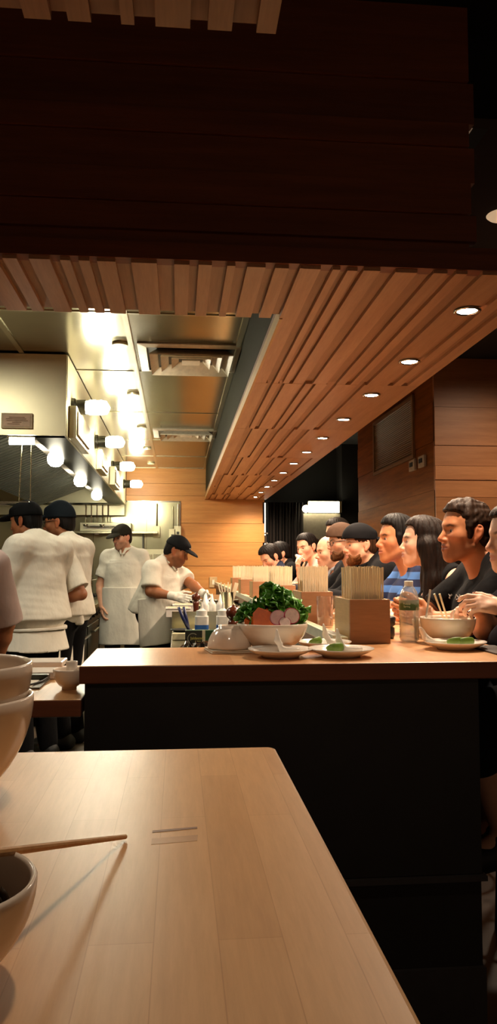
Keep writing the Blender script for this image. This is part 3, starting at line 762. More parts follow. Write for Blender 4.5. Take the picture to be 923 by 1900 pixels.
# added fill: unseen downlight that warms the near counter and its bowls
for k, (x, y, p, lb) in enumerate(((.06, 1.10, 9, 'downlight in the slatted soffit above the near counter'), )):
    downlight(x, y, 2.249, lb, p, 'downlights in the near soffit')
# ================================================================== COOK LINE AND BACK WALL EQUIPMENT
t = thing('range', 'dark cooking range with steel top under the hood', 'range', (-1.57, 8.3, 0))
MB().box(-.8, .74, -2.0, 2.5, .86, .90).build('cooktop', M['steel'], t, bevel=.004)
MB().box(-.8, .70, -1.98, 2.48, .1, .86).build('body', plain('range_black', '1c1a17', .35, .6), t)
for k in range(4):
    d = MB().box(.70, .725, -1.9 + k * 1.1, -.9 + k * 1.1, .2, .72).build('oven_door', M['dsteel'], t, bevel=.006)
    MB().tube([(.765, -1.8 + k * 1.1, .66), (.765, -1.0 + k * 1.1, .66)], .012).box(.72, .765, -1.75 + k * 1.1, -1.73 + k * 1.1, .65, .67).box(.72, .765, -1.07 + k * 1.1, -1.05 + k * 1.1, .65, .67).build('handle', M['chrome'], d)
mb = MB()
for k in range(14): mb.lathe([(0, 0), (.024, 0), (.02, .03), (0, .03)], 14, T(.70, -1.85 + k * .32, .79, ry=PI / 2))
mb.build('knob', M['black'], t)
mb = MB()
for k in range(16): mb.box(-.5, .6, -1.6 + k * .26, -1.58 + k * .26, .90, .925)
for x in (-.5, .05, .59): mb.box(x - .01, x + .01, -1.6, 2.32, .90, .92)
mb.build('grate', M['dsteel'], t)
q = thing('wall_shelf', 'long steel shelf across the back wall of the kitchen', 'shelf', (-.9, 10.95, 1.74))
MB().box(-.75, .62, -.2, .14, 0, .03).build('plank', M['steel'], q, bevel=.003)
MB().box(-.5, -.48, 0, .14, -.2, 0).build('bracket', M['dsteel'], q); MB().box(.4, .42, 0, .14, -.2, 0).build('bracket', M['dsteel'], q)
q = thing('salamander', 'white boxy grill unit standing on the back kitchen shelf', 'grill', (-1.0, 10.95, 1.77))
MB().box(-.35, .35, -.16, .12, 0, .12).build('housing', M['hood'], q, bevel=.006); MB().box(-.3, .3, -.168, -.158, .03, .09).build('front', plain('grill_white', 'd8d2b8', .4), q)
MB().tube([(-.25, -.19, .06), (.25, -.19, .06)], .008).build('handle', M['chrome'], q)
q = thing('equipment_cabinet', 'pale steel cabinet standing against the back kitchen wall', 'cabinet', (-.34, 10.9, 0))
MB().box(-.36, .34, -.28, .18, 0, 1.52).build('body', M['hood'], q, bevel=.006)
MB().box(-.33, -.01, -.295, -.28, .1, 1.45).build('door', M['steel'], q, bevel=.004); MB().box(.01, .31, -.295, -.28, .1, 1.45).build('door', M['steel'], q, bevel=.004)
for k, (x, z, lb) in enumerate(((-.30, 1.76, 'left of three'), (-.075, 1.72, 'middle of three'), (.0, 1.76, 'right of three'))):
    q = thing('outlet_box', 'grey junction box on the steel back wall, ' + lb, 'box', (x, 11.1, z), group='junction boxes on the back wall')
    MB().box(-.055, .045, -.06, 0, -.06, .1).build('housing', M['hood'], q, bevel=.005); MB().box(-.02, .02, -.066, -.06, -.02, .02).build('socket', M['dsteel'], q)
    MB().tube([(0, -.03, .1), (0, -.03, .42)], .012).build('conduit', M['steel'], q)
ut = [('ladle', 'bowl'), ('skimmer', 'disc'), ('spatula', 'blade'), ('ladle', 'bowl'), ('spatula', 'blade')]
lbs = ['leftmost', 'second from left', 'third from left', 'fourth from left', 'rightmost']
for k, (nm_, hd) in enumerate(ut):
    x = -1.27 + k * .075
    q = thing(nm_, 'steel %s hanging from the hood rail, %s of the row' % (nm_, lbs[k]), 'utensil', (x, 10.80, 2.135), group='utensils on the hood rail')
    MB().tube([(0, 0, .02), (0, -.012, 0), (0, 0, -.02), (0, 0, -.26 - .02 * (k % 3))], .007, 8).build('handle', M['chrome'], q)
    z = -.27 - .02 * (k % 3)
    if hd == 'bowl': MB().lathe([(0, -.035), (.03, -.025), (.042, 0), (.038, 0), (.026, -.02), (0, -.03)], 18, T(0, -.03, z)).build('bowl', M['chrome'], q, smooth=True)
    elif hd == 'disc': MB().lathe([(0, 0), (.05, .0), (.05, .006), (0, .006)], 20, T(0, 0, z - .045, rx=PI / 2)).build('disc', M['chrome'], q)
    else: MB().prism([(-.03, -.1), (.03, -.1), (.022, 0), (-.022, 0)], 0, .003, T(0, 0, z, rx=PI / 2)).build('blade', M['chrome'], q)
q = thing('sheet_pan', 'steel sheet pan lying on the cooking range', 'pan', (-1.0, 6.6, .925))
MB().box(-.22, .2, -.25, .25, 0, .004).box(-.22, .2, -.25, -.245, .004, .03).box(-.22, .2, .245, .25, .004, .03).box(-.22, -.215, -.245, .245, .004, .03).box(.195, .2, -.245, .245, .004, .03).build('pan', M['chrome'], q)
q = thing('squeeze_bottle', 'yellow squeeze bottle on the range beside the cooks', 'bottle', (-.92, 7.2, .925))
MB().lathe([(0, 0), (.035, 0), (.037, .02), (.036, .15), (.02, .18), (0, .18)], 24).build('body', plain('mustard_yellow', 'd8c040', .4), q, smooth=True); MB().lathe([(.016, .18), (.014, .2), (.004, .25), (0, .25)], 16).build('nozzle', plain('nozzle_yellow', 'd0b040', .4), q, smooth=True)
q = thing('pot', 'steel stock pot on the cooking range far back', 'pot', (-1.15, 9.2, .925))
MB().lathe([(0, 0), (.15, 0), (.155, .01), (.155, .26), (.162, .265), (.148, .262), (.148, .015), (0, .01)], 36).build('body', M['steel'], q, smooth=True)
for s_ in (-1, 1): MB().tube([(s_ * .15, -.05, .2), (s_ * .2, -.04, .21), (s_ * .2, .04, .21), (s_ * .15, .05, .2)], .007).build('handle', M['chrome'], q)
q = thing('pan', 'black frying pan on the range between the cooks', 'pan', (-1.1, 7.75, .925))
MB().lathe([(0, 0), (.11, 0), (.14, .045), (.135, .046), (.107, .006), (0, .005)], 32).build('body', M['dsteel'], q, smooth=True); MB().tube([(.13, 0, .04), (.3, -.1, .09)], .011).build('handle', M['black'], q)
# ================================================================== TABLEWARE
ZB = 1.0405
def bowl_prof(r, h, th=.004, foot=.45, fh=.008, curve=.55):
    out = [(0, fh * .6), (r * foot * .85, fh * .6), (r * foot * .9, 0), (r * foot, 0), (r * foot, fh)]
    n = 12
    for i in range(1, n + 1):
        a = i / n; out.append((r * (foot + (1 - foot) * math.sin(a * PI / 2) ** (1.0) * (1 if curve > .5 else a)), fh + (h - fh) * (1 - math.cos(a * PI / 2)) ** .8 if curve > .5 else fh + (h - fh) * a))
    out.append((r - th * .5, h + th * .6))
    for i in range(n, 0, -1):
        a = i / n; q = r * (foot + (1 - foot) * math.sin(a * PI / 2)) - th * 1.1; out.append((max(q, .001), fh + th + (h - fh - th) * (1 - math.cos(a * PI / 2)) ** .8))
    out.append((0, fh + th)); return out
def bowl(name, label, x, y, r, h, mat, z=ZB, flip=False, group=None, M4=None, foot=.45):
    t = thing(name, label, 'bowl', (x, y, z), group=group)
    m = T(0, 0, h + .003, rx=PI) if flip else M4
    MB().lathe(bowl_prof(r, h, foot=foot), 56, m).build('body', mat, t, smooth=True)
    return t
def plate(label, x, y, r, z=ZB, h=.022, group='white plates on the bar'):
    t = thing('plate', label, 'plate', (x, y, z), group=group)
    MB().lathe([(0, .004), (r * .5, .004), (r * .52, 0), (r * .57, 0), (r * .6, .005), (r * .85, h * .62), (r, h), (r, h + .003), (r * .84, h * .62 + .005), (r * .6, .010), (r * .3, .009), (0, .009)], 60).build('body', M['white'], t, smooth=True)
    return t
def spoon(label, x, y, z, rz, lean=1.15, L=.06, group='white soup spoons on plates'):
    """ceramic soup spoon: short bowl with a grooved handle rising from it"""
    t = thing('soup_spoon', label, 'spoon', (x, y, z), rz, group=group)
    s = S(); s.ell((0, 0, .012), (.030, .021, .012), .006); s.cone((-.018, 0, .012), (-.018 - L * .5 * math.cos(lean - .25), 0, .012 + L * .5 * math.sin(lean - .25)), .0115, .0092, .014); s.cone((-.018 - L * .5 * math.cos(lean - .25), 0, .012 + L * .5 * math.sin(lean - .25)), (-.018 - L * math.cos(lean + .1), 0, .012 + L * math.sin(lean + .1)), .0092, .0078, .008)
    s.ell((.0, 0, .021), (.026, .0172, .012), .004, 1)
    d = np.array((-math.cos(lean), 0, math.sin(lean))); s.cone(np.array((-.016, 0, .026)) + d * .01, np.array((-.016, 0, .026)) + d * L * .9, .008, .0062, .004, 1)
    V, F = s.mesh(.0022, proj=1); to_mesh('body', V, F, M['white'], t); return t
def lime(label, x, y, z, rz, tilt=.3):
    t = thing('lime_wedge', label, 'lime', (x, y, z), rz, group='lime wedges on plates')
    n = 14; vs = []; fs = []; L = .019
    s = S(); s.ell((0, 0, 0), (.030, .019, .019), .002); s.half((0, 0, .007), (0, .7, 1), .002)
    V, F = s.mesh(.0025, proj=1); V[:, 2] += .0175
    to_mesh('rind', V, F, plain('lime_green_%d' % (int(x * 1000)), '66832c', .4, scale=60), t)
    s = S(); s.ell((0, -.001, .001), (.0255, .0155, .0155), .002); s.half((0, 0, .0078), (0, .7, 1), .002)
    V, F = s.mesh(.0025, proj=1); V[:, 2] += .0175
    to_mesh('flesh', V, F, plain('lime_flesh_%d' % (int(x * 1000)), 'b5cf6a', .25, scale=90), t); return t
# vegetables bowl
VX, VY = .290, 2.365
bowl('serving_bowl', 'large white bowl filled with greens, carrot and radish', VX, VY, .108, .082, M['bone'], foot=.42)
bowl('bowl', 'white bowl upside down on a folded napkin', .157, 2.352, .066, .066, M['bone'], z=ZB + .0095, flip=True, foot=.5)
t = thing('napkin', 'folded cream napkin under the upturned bowl', 'napkin', (.157, 2.352, ZB), .15)
MB().box(-.066, .07, -.064, .066, 0, .0042).box(-.064, .068, -.062, .064, .0046, .009).build('cloth', cloth('napkin_cream', 'd9c8ae', .2), t, bevel=.0018)
# leafy greens: three bunches of curly leaves
def leaf_bunch(label, x, y, z, n, R, H, seed, col, name='lettuce_bunch', s=1.):
    r_ = random.Random(seed); m, nt, b = newmat(name + '_%d' % seed)
    nn = noise(nt, coords(nt), 40, 4); c = rgb(col)
    nt.links.new(ramp(nt, nn, (.3, tuple(q * .55 for q in c[:3]) + (1,)), (.75, tuple(min(1, q * 1.5) for q in c[:3]) + (1,))), b.inputs['Base Color'])
    b.inputs['Roughness'].default_value = .42; b.inputs['Subsurface Weight'].default_value = 0; b.inputs['Transmission Weight'].default_value = .0
    t = thing(name, label, 'herbs', (x, y, z), group='leafy greens in the big bowl')
    lf, st = MB(), MB()
    for i in range(n):
        az = r_.uniform(0, 2 * PI); el = r_.uniform(.15, 1.45); L = r_.uniform(.022, .036) * s
        d = Vector((math.cos(az) * math.cos(el), math.sin(az) * math.cos(el), math.sin(el)))
        p = Vector((d.x * R, d.y * R, d.z * H)) * r_.uniform(.6, 1.0)
        st.tube([(0, 0, -.01), tuple(p * .6), tuple(p)], .0011, 5)
        a = d.cross(Vector((r_.uniform(-1, 1), r_.uniform(-1, 1), r_.uniform(-1, 1)))).normalized(); nrm = a.cross(d).normalized()
        k = 5; vs = []; fs = []
        fwd = (d * r_.uniform(.1, .7) + Vector((r_.uniform(-.8, .8), r_.uniform(-.8, .8), r_.uniform(-.5, .2)))).normalized()
        nrm = (a.cross(fwd)).normalized(); a = fwd.cross(nrm).normalized(); ph = r_.uniform(0, 6)
        for u in range(7):
            uu = u / 6; w_ = L * .62 * math.sin(PI * min(1, uu * .93 + .07)) ** .7 * (1 + .22 * math.cos(u * 2.6 + ph))
            for v in range(5):
                vv = (v - 2) / 2
                q = p + fwd * (uu - .25) * L + a * vv * w_ + nrm * (.0055 * math.sin(uu * 7 + vv * 3.2 + ph) + .006 * abs(vv) - .010 * uu * uu)
                vs.append(tuple(q))
        for u in range(6):
            for v in range(4): fs.append((u * 5 + v, u * 5 + v + 1, u * 5 + v + 6, u * 5 + v + 5))
        lf.add(vs, fs)
    o = lf.build('leaves', m, t, smooth=True); sm = o.modifiers.new('solid', 'SOLIDIFY'); sm.thickness = .0007
    st.build('stems', plain('stem_green_%d' % seed, '6f9a3a', .5), t)
leaf_bunch('curly green lettuce at the back of the white bowl, tallest bunch', VX + .014, VY + .03, ZB + .082, 120, .062, .100, 1, '4f8f24', s=1.5)
leaf_bunch('dark green leaves spilling over the left rim of the white bowl', VX - .058, VY + .012, ZB + .080, 60, .042, .056, 2, '3d7a1e', s=1.35)
leaf_bunch('bright green leaves at the right rim behind the radish slices', VX + .062, VY + .022, ZB + .080, 60, .044, .064, 3, '5c9c2a', s=1.35)
def slab(name, label, cat, pts, th, mats, M4, group):
    t = thing(name, label, cat, (0, 0, 0), group=group); t.matrix_world = M4
    MB().prism(pts, 0, th).build('slice', mats[0], t, bevel=.001)
    return t
cm = plain('carrot_orange', 'd9661f', .45, scale=50, bmp=.1)
for k, (x, y, z, ry, rx, rz, lb) in enumerate(((-.032, -.058, .084, -.15, 1.25, .05, 'large orange carrot slab at the front left of the greens'), (-.015, -.036, .088, .1, 1.15, .2, 'orange carrot slab leaning behind the front slab'), (-.066, -.040, .078, -.4, 1.2, -.3, 'small carrot piece at the left rim of the white bowl'))):
    sc = (1.25, 1.0, .8)[k]
    slab('carrot_slice', lb, 'carrot', [(-.028 * sc, -.012), (.042 * sc, -.012), (.036 * sc, .004), (.016 * sc, .03 * sc), (-.006 * sc, .042 * sc), (-.022 * sc, .03 * sc)], .006, (cm,), T(VX + x, VY + y, ZB + z, rx=rx, ry=ry, rz=rz), 'carrot slices in the big bowl')
rs_, rf_ = plain('radish_skin', 'b03a52', .35), plain('radish_flesh', 'eccfc4', .35, scale=120, var=.1)
for k, (x, y, z, r, rx, rz, lb) in enumerate(((.050, -.064, .108, .0245, 1.3, .2, 'round radish slice facing front at the right of the bowl'), (.010, -.060, .102, .0235, 1.2, -.2, 'pinkish radish slice in the middle of the bowl front'), (.028, -.078, .088, .018, 1.0, .0, 'small radish slice low between the two larger ones'))):
    t = thing('radish_slice', lb, 'radish', (VX + x, VY + y, ZB + z), group='radish slices in the big bowl'); t.rotation_euler = (rx, 0, rz)
    MB().lathe([(0, 0), (r, 0), (r * 1.03, .003), (r, .006), (0, .006)], 32).build('skin', rs_, t, smooth=False)
    MB().lathe([(0, .0055), (r * .9, .0055), (r * .9, .0066), (0, .0066)], 32).build('flesh', rf_ if k != 1 else plain('radish_flesh_pink', 'd79a92', .4, scale=80), t)
# plates, spoons, limes
plate('white plate with a soup spoon, left in the front row on the bar', .292, 2.195, .0915)
spoon('white soup spoon on the left front plate', .322, 2.200, ZB + .009, -.15, 1.2)
plate('white plate with spoon and lime, right in the front row on the bar', .467, 2.190, .0935)
spoon('white soup spoon on the right front plate', .502, 2.200, ZB + .009, -.15, 1.1)
lime('green lime wedge beside the spoon on the right front plate', .448, 2.185, ZB + .009, .5)
plate('white plate behind the front row, partly hidden, with lime and spoon', .455, 2.388, .085)
spoon('white soup spoon on the rear plate near the chopstick box', .498, 2.385, ZB + .009, -.15, 1.1)
lime('green lime wedge at the left of the rear plate', .425, 2.375, ZB + .009, .9)
plate('white plate with two lime pieces in front of the noodle bowl', .862, 2.352, .0955)
spoon('white soup spoon leaning on the plate before the noodle bowl', .815, 2.365, ZB + .009, .12, .72, .06)
lime('left lime piece on the plate before the noodle bowl', .855, 2.325, ZB + .009, .1); lime('right lime piece on the plate before the noodle bowl', .885, 2.322, ZB + .009, .3)
# right noodle bowl with spoon and chopsticks
bowl('noodle_bowl', 'large pale noodle bowl with chopsticks at the right end', .905, 2.535, .092, .084, M['bone'], foot=.5)
t = thing('soup_spoon', 'white soup spoon standing in the noodle bowl', 'spoon', (.935, 2.555, ZB + .055), .3, group='white soup spoons on plates')
MB().box(-.008, .008, -.003, .003, -.02, .055, T(ry=.15, rx=-.1)).build('handle', M['white'], t, bevel=.003); MB().lathe([(0, -.045), (.02, -.04), (.026, -.025), (.02, -.036), (0, -.04)], 20).build('bowl', M['white'], t, smooth=True)
for k, (x, lb) in enumerate(((.850, 'left chopstick standing in the noodle bowl'), (.868, 'right chopstick standing in the noodle bowl'))):
    t = thing('chopstick', lb, 'chopstick', (x, 2.505, ZB + .165), group='chopsticks in the noodle bowl')
    MB().tube([(0, 0, 0), (.052 - k * .008, .02, -.125)], [.0034, .0026], 8).build('stick', M['stick'], t)
bowl('bowl', 'small pale bowl behind the water glass by the bottle', .905, 2.75, .055, .062, M['bone'])
# bottle with label, water, cap
BX, BY = .792, 2.60
pet = clear('bottle_plastic', (.97, .97, .96, 1), .07, .17, .45); wat = clear('water', (.95, .96, .94, 1), .04, .02, .35)
t = thing('water_bottle', 'clear plastic water bottle with white cap beside the chopstick box', 'bottle', (BX, BY, ZB))
pr = [(0, .004), (.024, .0), (.031, .004), (.0335, .012)]
for i in range(9):
    z = .018 + i * .0075; pr += [(.0335, z), (.0318, z + .0035)]
pr += [(.0335, .09), (.0335, .142), (.0325, .150), (.028, .168), (.02, .182), (.0135, .190), (.0135, .198)]
inn = [(r - .0008, z + .0004) for r, z in reversed(pr[1:])] + [(0, .0052)]
MB().lathe(pr + inn, 40).build('body', pet, t, smooth=True)
MB().lathe([(0, .0058)] + [(r - .0015, z + .0006) for r, z in pr[1:22] if z < .083] + [(.0316, .083), (0, .083)], 40).build('water', wat, t, smooth=True)
MB().lathe([(0, .206), (.0135, .206), (.015, .204), (.015, .189), (.0135, .189)], 30).build('cap', plain('cap_white', 'e8e2da', .4), t)
lb_ = MB(); n = 36; vs = []; fs = []
for i in range(n + 1):
    a = PI * .78 + i / n * PI * 1.5; vs += [(.0341 * math.cos(a), .0341 * math.sin(a), .107), (.0341 * math.cos(a), .0341 * math.sin(a), .141)]
for i in range(n): fs.append((2 * i, 2 * i + 2, 2 * i + 3, 2 * i + 1))
m, nt, b = newmat('bottle_label'); v = coords(nt); sp = N(nt, 'ShaderNodeSeparateXYZ'); nt.links.new(v, sp.inputs[0])
n1 = noise(nt, v, 90, 3); md = N(nt, 'ShaderNodeMath', operation='MULTIPLY_ADD'); md.inputs[1].default_value = .02; nt.links.new(n1, md.inputs[0]); nt.links.new(sp.outputs[2], md.inputs[2])
r = ramp(nt, md.outputs[0], (.112, rgb('3f5a34')), (.138, rgb('4a6a3c')), (.142, rgb('9aa9a0'))); nt.links.new(r, b.inputs['Base Color']); b.inputs['Roughness'].default_value = .3
lb_.add(vs, fs).build('label', m, t, smooth=True, label='green landscape label wrapped on the bottle')
tl = plain('label_text', 'c9d6b8', .4)
text_mesh('lettering', 'Poland\nSpring', .0088, tl, t, Matrix.Translation((-.0165, -.0305, .1245)) @ Matrix.Rotation(-.46, 4, 'Z') @ Matrix.Rotation(PI / 2, 4, 'X'))
gl_ = clear('glass_clear', (.97, .97, .97, 1), .03, .02, .5)
def tumbler(label, x, y, r, h, fill=.6, straw=None):
    t = thing('glass_tumbler', label, 'glass', (x, y, ZB), group='water glasses on the bar')
    MB().lathe([(0, 0), (r * .9, 0), (r, h), (r - .0018, h), (r * .9 - .0018, .008), (0, .008)], 40).build('body', gl_, t, smooth=False)
    if fill: MB().lathe([(0, .0085), (r * .9 - .0022, .0085), (r * (.9 + .1 * fill) - .0022, h * fill), (0, h * fill)], 40).build('water', wat, t)
    if straw:
        q = thing('drinking_straw', straw, 'straw', (x + .004, y - .01, ZB + .012), group='drinking straws')
        MB().tube([(-.008, 0, 0), (.026, .02, .165)], .0035, 10).build('tube', plain('straw_white', 'cfc8c0', .4), q)
    return t
tumbler('water glass with straw, right of the plastic bottle', .833, 2.575, .0335, .118, .7, 'pale straw standing in the glass by the bottle')
tumbler('clear empty water glass before the second chopstick box', .617, 3.215, .036, .13, .0)
tumbler('water glass with straw beside the second chopstick box', .72, 3.42, .035, .125, .5, 'pale straw leaning in the glass by the second chopstick box')
tumbler('small water glass by the third chopstick box', .76, 4.6, .033, .11, .4)
plate('white plate with a spoon behind the bottle by the striped shirt', .84, 3.2, .075); spoon('white soup spoon on the plate behind the plastic bottle', .80, 3.18, ZB + .009, -.3, .8, .06)
plate('small white plate behind the second chopstick box', .80, 3.75, .07)
q = thing('sauce_bottle', 'black round pot beside the nearest chopstick box', 'pot', (.742, 2.72, ZB)); MB().lathe([(0, 0), (.028, 0), (.032, .01), (.032, .036), (.026, .042), (.034, .048), (.036, .072), (.03, .078), (0, .078)], 28).build('body', M['black'], q, smooth=True)
q = thing('placemat', 'dark brown mat at the right end of the bar', 'mat', (.985, 2.30, ZB)); MB().prism(rounded(-.06, .03, -.12, .12, .01, ('tr', 'br', 'tl', 'bl')), 0, .004).build('mat', plain('mat_brown', '33251f', .6), q)
# chopstick boxes
BXS = [(2.535, 'nearest'), (3.29, 'second nearest'), (4.37, 'third nearest'), (5.39, 'fourth nearest'), (6.23, 'fifth nearest'), (7.05, 'farthest')]
proto = None; counts = [(15, 5), (15, 4), (14, 4), (13, 3), (12, 2), (10, 2)]; sp_ = None
for k, (y, nm_) in enumerate(BXS):
    t = thing('chopstick_box', '%s wooden chopstick box on the bar' % nm_, 'box', ((.571, .530, .534, .524, .508, .498)[k], y, ZB), group='chopstick boxes along the bar')
    if proto is None:
        proto = t
        MB().box(.0, .137, .0, .011, 0, .146).build('front_panel', M['box'], t, bevel=.0012); MB().box(.0, .137, .239, .25, 0, .146).build('back_panel', M['box'], t, bevel=.0012)
        MB().box(-.0005, .010, .0112, .2388, 0, .146).build('side_panel', M['boxside'], t, bevel=.001); MB().box(.127, .1375, .0112, .2388, 0, .146).build('side_panel', M['boxside'], t, bevel=.001)
        MB().box(.0105, .1265, .0115, .2385, .002, .012).build('base', M['box'], t)
    else:
        for ch in list(proto.children):
            c = ch.copy(); C.objects.link(c); c.parent = t
    nx, ny = counts[k]; vis = []
    for j in range(ny):
        for i in range(nx):
            o = None; x = .0145 + (i + .5) * .108 / nx + rnd.uniform(-.0007, .0007); yy = .0165 + (j + .5) * (.19 / ny) * (1 if ny > 3 else .9)
            h = .240 + rnd.uniform(-.0035, .004) + (.004 if rnd.random() < .06 else 0)
            if sp_ is None:
                sp_ = MB().box(-.0027, .0027, -.0024, .0024, 0, 1).build('chopstick', M['stick'], None); o = sp_
            else: o = sp_.copy(); C.objects.link(o)
            o.location = (t.location.x + x, y + yy, ZB + .0125); o.scale = (rnd.uniform(.95, 1.12), 1, h); fan = (i - (nx - 1) / 2) / nx
            o.rotation_euler = (rnd.uniform(-.006, .006), fan * .03 + rnd.uniform(-.004, .004), 0)
            tag(o, 'pale wooden chopstick standing in the %s box on the bar' % nm_, 'chopstick', 'chopsticks in the %s box' % nm_)
# prep counter items
ZP = .9305
q = thing('box', 'dark green packet box with a ring logo behind the bar', 'box', (.092, 3.52, ZP))
MB().box(-.055, .075, 0, .05, 0, .076).build('carton', [plain('carton_green', '123a1e', .4)], q, bevel=.002); MB().box(-.0565, .02, -.0012, .0, .001, .075).build('front', plain('carton_black', '11150f', .4), q); MB().box(.0205, .034, -.002, .0, -.0, .077).build('paper_band', plain('band_cream', 'c9bfa0', .6), q)
rg = MB(); a0 = .8
for i in range(40):
    a, b_ = a0 + i / 40 * 4.9, a0 + (i + 1) / 40 * 4.9
    rg.add([(.021 * math.cos(a), -.0018, .021 * math.sin(a)), (.0245 * math.cos(a), -.0018, .0245 * math.sin(a)), (.0245 * math.cos(b_), -.0018, .0245 * math.sin(b_)), (.021 * math.cos(b_), -.0018, .021 * math.sin(b_))], [(0, 1, 2, 3)], T(-.022, 0, .04))
rg.build('ring_logo', plain('logo_grey', '8c8f7c', .5), q)
lt = plain('logo_gold', 'c9c060', .5); text_mesh('lettering', 'Jaldesool', .017, lt, q, Matrix.Translation((-.002, -.0026, .041)) @ Matrix.Rotation(PI / 2, 4, 'X'), .0004)
MB().box(-.012, .014, -.0022, -.0014, .027, .0288).build('underline', lt, q)
bl_ = plain('label_blue', '2a5a9c', .4); wh_ = plain('bottle_white', 'd9d6cc', .4)
for k, (x, lb) in enumerate(((.118, 'left white squeeze bottle with blue label behind the bar'), (.222, 'right white squeeze bottle with blue label behind the bar'))):
    q = thing('squeeze_bottle', lb, 'bottle', (x, 3.78, ZP), group='squeeze bottles with blue labels')
    MB().prism(rounded(-.033, .033, -.03, .03, .014, ('tr', 'tl', 'bl', 'br')), 0, .125).build('body', wh_, q, bevel=.004); MB().prism(rounded(-.0335, .0335, -.0305, .0305, .0145, ('tr', 'tl', 'bl', 'br')), .03, .082).build('label', bl_, q)
    MB().lathe([(0, .126), (.027, .126), (.027, .15), (.016, .153), (.008, .16), (.0035, .19), (0, .19)], 24).build('nozzle_cap', wh_, q, smooth=False)
    MB().box(-.024, .0, -.0312, -.0306, .044, .047).box(-.024, -.006, -.0312, -.0306, .052, .054).build('printed_line', wh_, q)
for k, (x, y, lb) in enumerate(((.16, 4.55, 'first'), (.205, 4.62, 'second'), (.25, 4.55, 'third'), (.175, 4.8, 'rear'))):
    q = thing('squeeze_bottle', 'small plain white squeeze bottle, %s of the cluster behind the blue labels' % lb, 'bottle', (x, y, .9805), group='small white squeeze bottles')
    MB().lathe([(0, 0), (.024, 0), (.025, .01), (.025, .085), (.018, .1), (.012, .105), (.003, .15), (0, .15)], 22).build('body', wh_, q, smooth=True)
mw = wood('mill_wood', '6a2f1a', '4a2012', 2, .25, .05)
for x, y, z, h, lb in ((.105, 4.42, .9805, .165, 'brown wooden pepper mill by the bent cook'), (.232, 3.22, ZP, .205, 'brown wooden pepper mill behind the white vegetable bowl')):
    q = thing('pepper_mill', lb, 'mill', (x, y, z)); s_ = h / .2
    MB().lathe([(0, 0), (.026 * s_, 0), (.027 * s_, .012 * s_), (.021 * s_, .05 * s_), (.018 * s_, .09 * s_), (.022 * s_, .125 * s_), (.02 * s_, .14 * s_), (0, .14 * s_)], 26).build('body', mw, q, smooth=True)
    MB().lathe([(0, .141 * s_), (.016 * s_, .141 * s_), (.027 * s_, .152 * s_), (.031 * s_, .17 * s_), (.024 * s_, .188 * s_), (.01 * s_, .192 * s_), (.006 * s_, .2 * s_), (0, .2 * s_)], 26).build('cap', mw, q, smooth=True)
q = thing('utensil_pot', 'steel pot holding wooden sticks on the prep counter', 'pot', (.33, 5.2, .9805)); MB().lathe([(0, 0), (.042, 0), (.048, .14), (.052, .142), (.046, .14), (.04, .006), (0, .005)], 30).build('body', M['chrome'], q, smooth=True)
for k, (dx, dz, w_) in enumerate(((-.03, .065, .004), (-.02, .07, .004), (-.008, .06, .004), (.005, .068, .004), (.016, .06, .004), (.034, .07, .013))):
    q = thing('wooden_stick' if k < 5 else 'wooden_spatula', ('thin wooden stick in the steel pot, %s from left' % ('first', 'second', 'third', 'fourth', 'fifth')[k]) if k < 5 else 'flat pale spatula leaning right in the steel pot', 'stick' if k < 5 else 'spatula', (.33 + dx * .4, 5.2, .99), group='utensils in the steel pot')
    MB().box(-w_, w_, -.003, .003, 0, .13 + dz, T(ry=dx * 8)).build('blade', M['stick'], q)
q = bowl('mixing_bowl', 'shiny steel bowl turned over near the greens', .335, 4.45, .075, .085, M['chrome'], z=.9805, flip=True)
q = bowl('mixing_bowl', 'wide shiny steel bowl in front of the bent cook', .19, 5.6, .105, .07, M['chrome'], z=.9805)
q = bowl('mixing_bowl', 'smaller steel bowl beside the wide one on the prep counter', .40, 5.9, .07, .06, M['chrome'], z=.9805)
for k, (x, y, lb) in enumerate(((.0, 4.9, 'white food tray at the left edge of the prep counter'), (.04, 5.3, 'white food tray behind the first one on the prep counter'))):
    q = thing('food_tray', lb, 'tray', (x, y, .9805), group='white food trays'); MB().box(-.07, .08, -.1, .1, 0, .05).box(-.075, .085, -.105, .105, .05, .056).build('tray', M['white'], q, bevel=.004)
    MB().box(-.06, .07, -.09, .09, .056, .0575).build('contents', plain('tray_fill_%d' % k, 'b8ae8c', .6), q)
q = thing('plate', 'dark plate holding the blue tongs on the prep counter', 'plate', (.02, 3.95, ZP + .035)); MB().lathe([(0, 0), (.035, 0), (.056, .010), (.056, .013), (.035, .006), (0, .005)], 36).build('body', M['black'], q, smooth=True)
q = thing('cutting_board', 'cream cutting board under the dark plate', 'board', (.02, 3.98, ZP)); MB().box(-.045, .15, -.12, .14, 0, .034).build('board', plain('board_cream', 'd8cfa6', .5), q, bevel=.003)
q = thing('tongs', 'blue handled tongs standing in the dark plate', 'tongs', (.048, 3.93, ZP + .045))
for s_ in (-1, 1): MB().tube([(.01, s_ * .003, 0), (-.012 + s_ * .008, s_ * .006, .06), (-.03 + s_ * .013, s_ * .008, .115)], [.008, .009, .007], 10).build('arm', plain('tong_blue_%d' % s_, '1b2450', .35), q, smooth=True)
q = thing('plastic_wrap', 'crumpled clear wrapper glinting behind the bar', 'wrapper', (.07, 3.12, ZP))
r_ = random.Random(5); n = 10; vs = [((i / (n - 1) - .5) * .13, (j / (n - 1) - .5) * .1, .03 + r_.uniform(0, .04) * (1 if 0 < i < n - 1 and 0 < j < n - 1 else .2)) for i in range(n) for j in range(n)]
fs = [(i * n + j, i * n + j + 1, (i + 1) * n + j + 1, (i + 1) * n + j) for i in range(n - 1) for j in range(n - 1)]
o = MB().add(vs, fs).build('film', M['chrome'], q); o.modifiers.new('solid', 'SOLIDIFY').thickness = .001
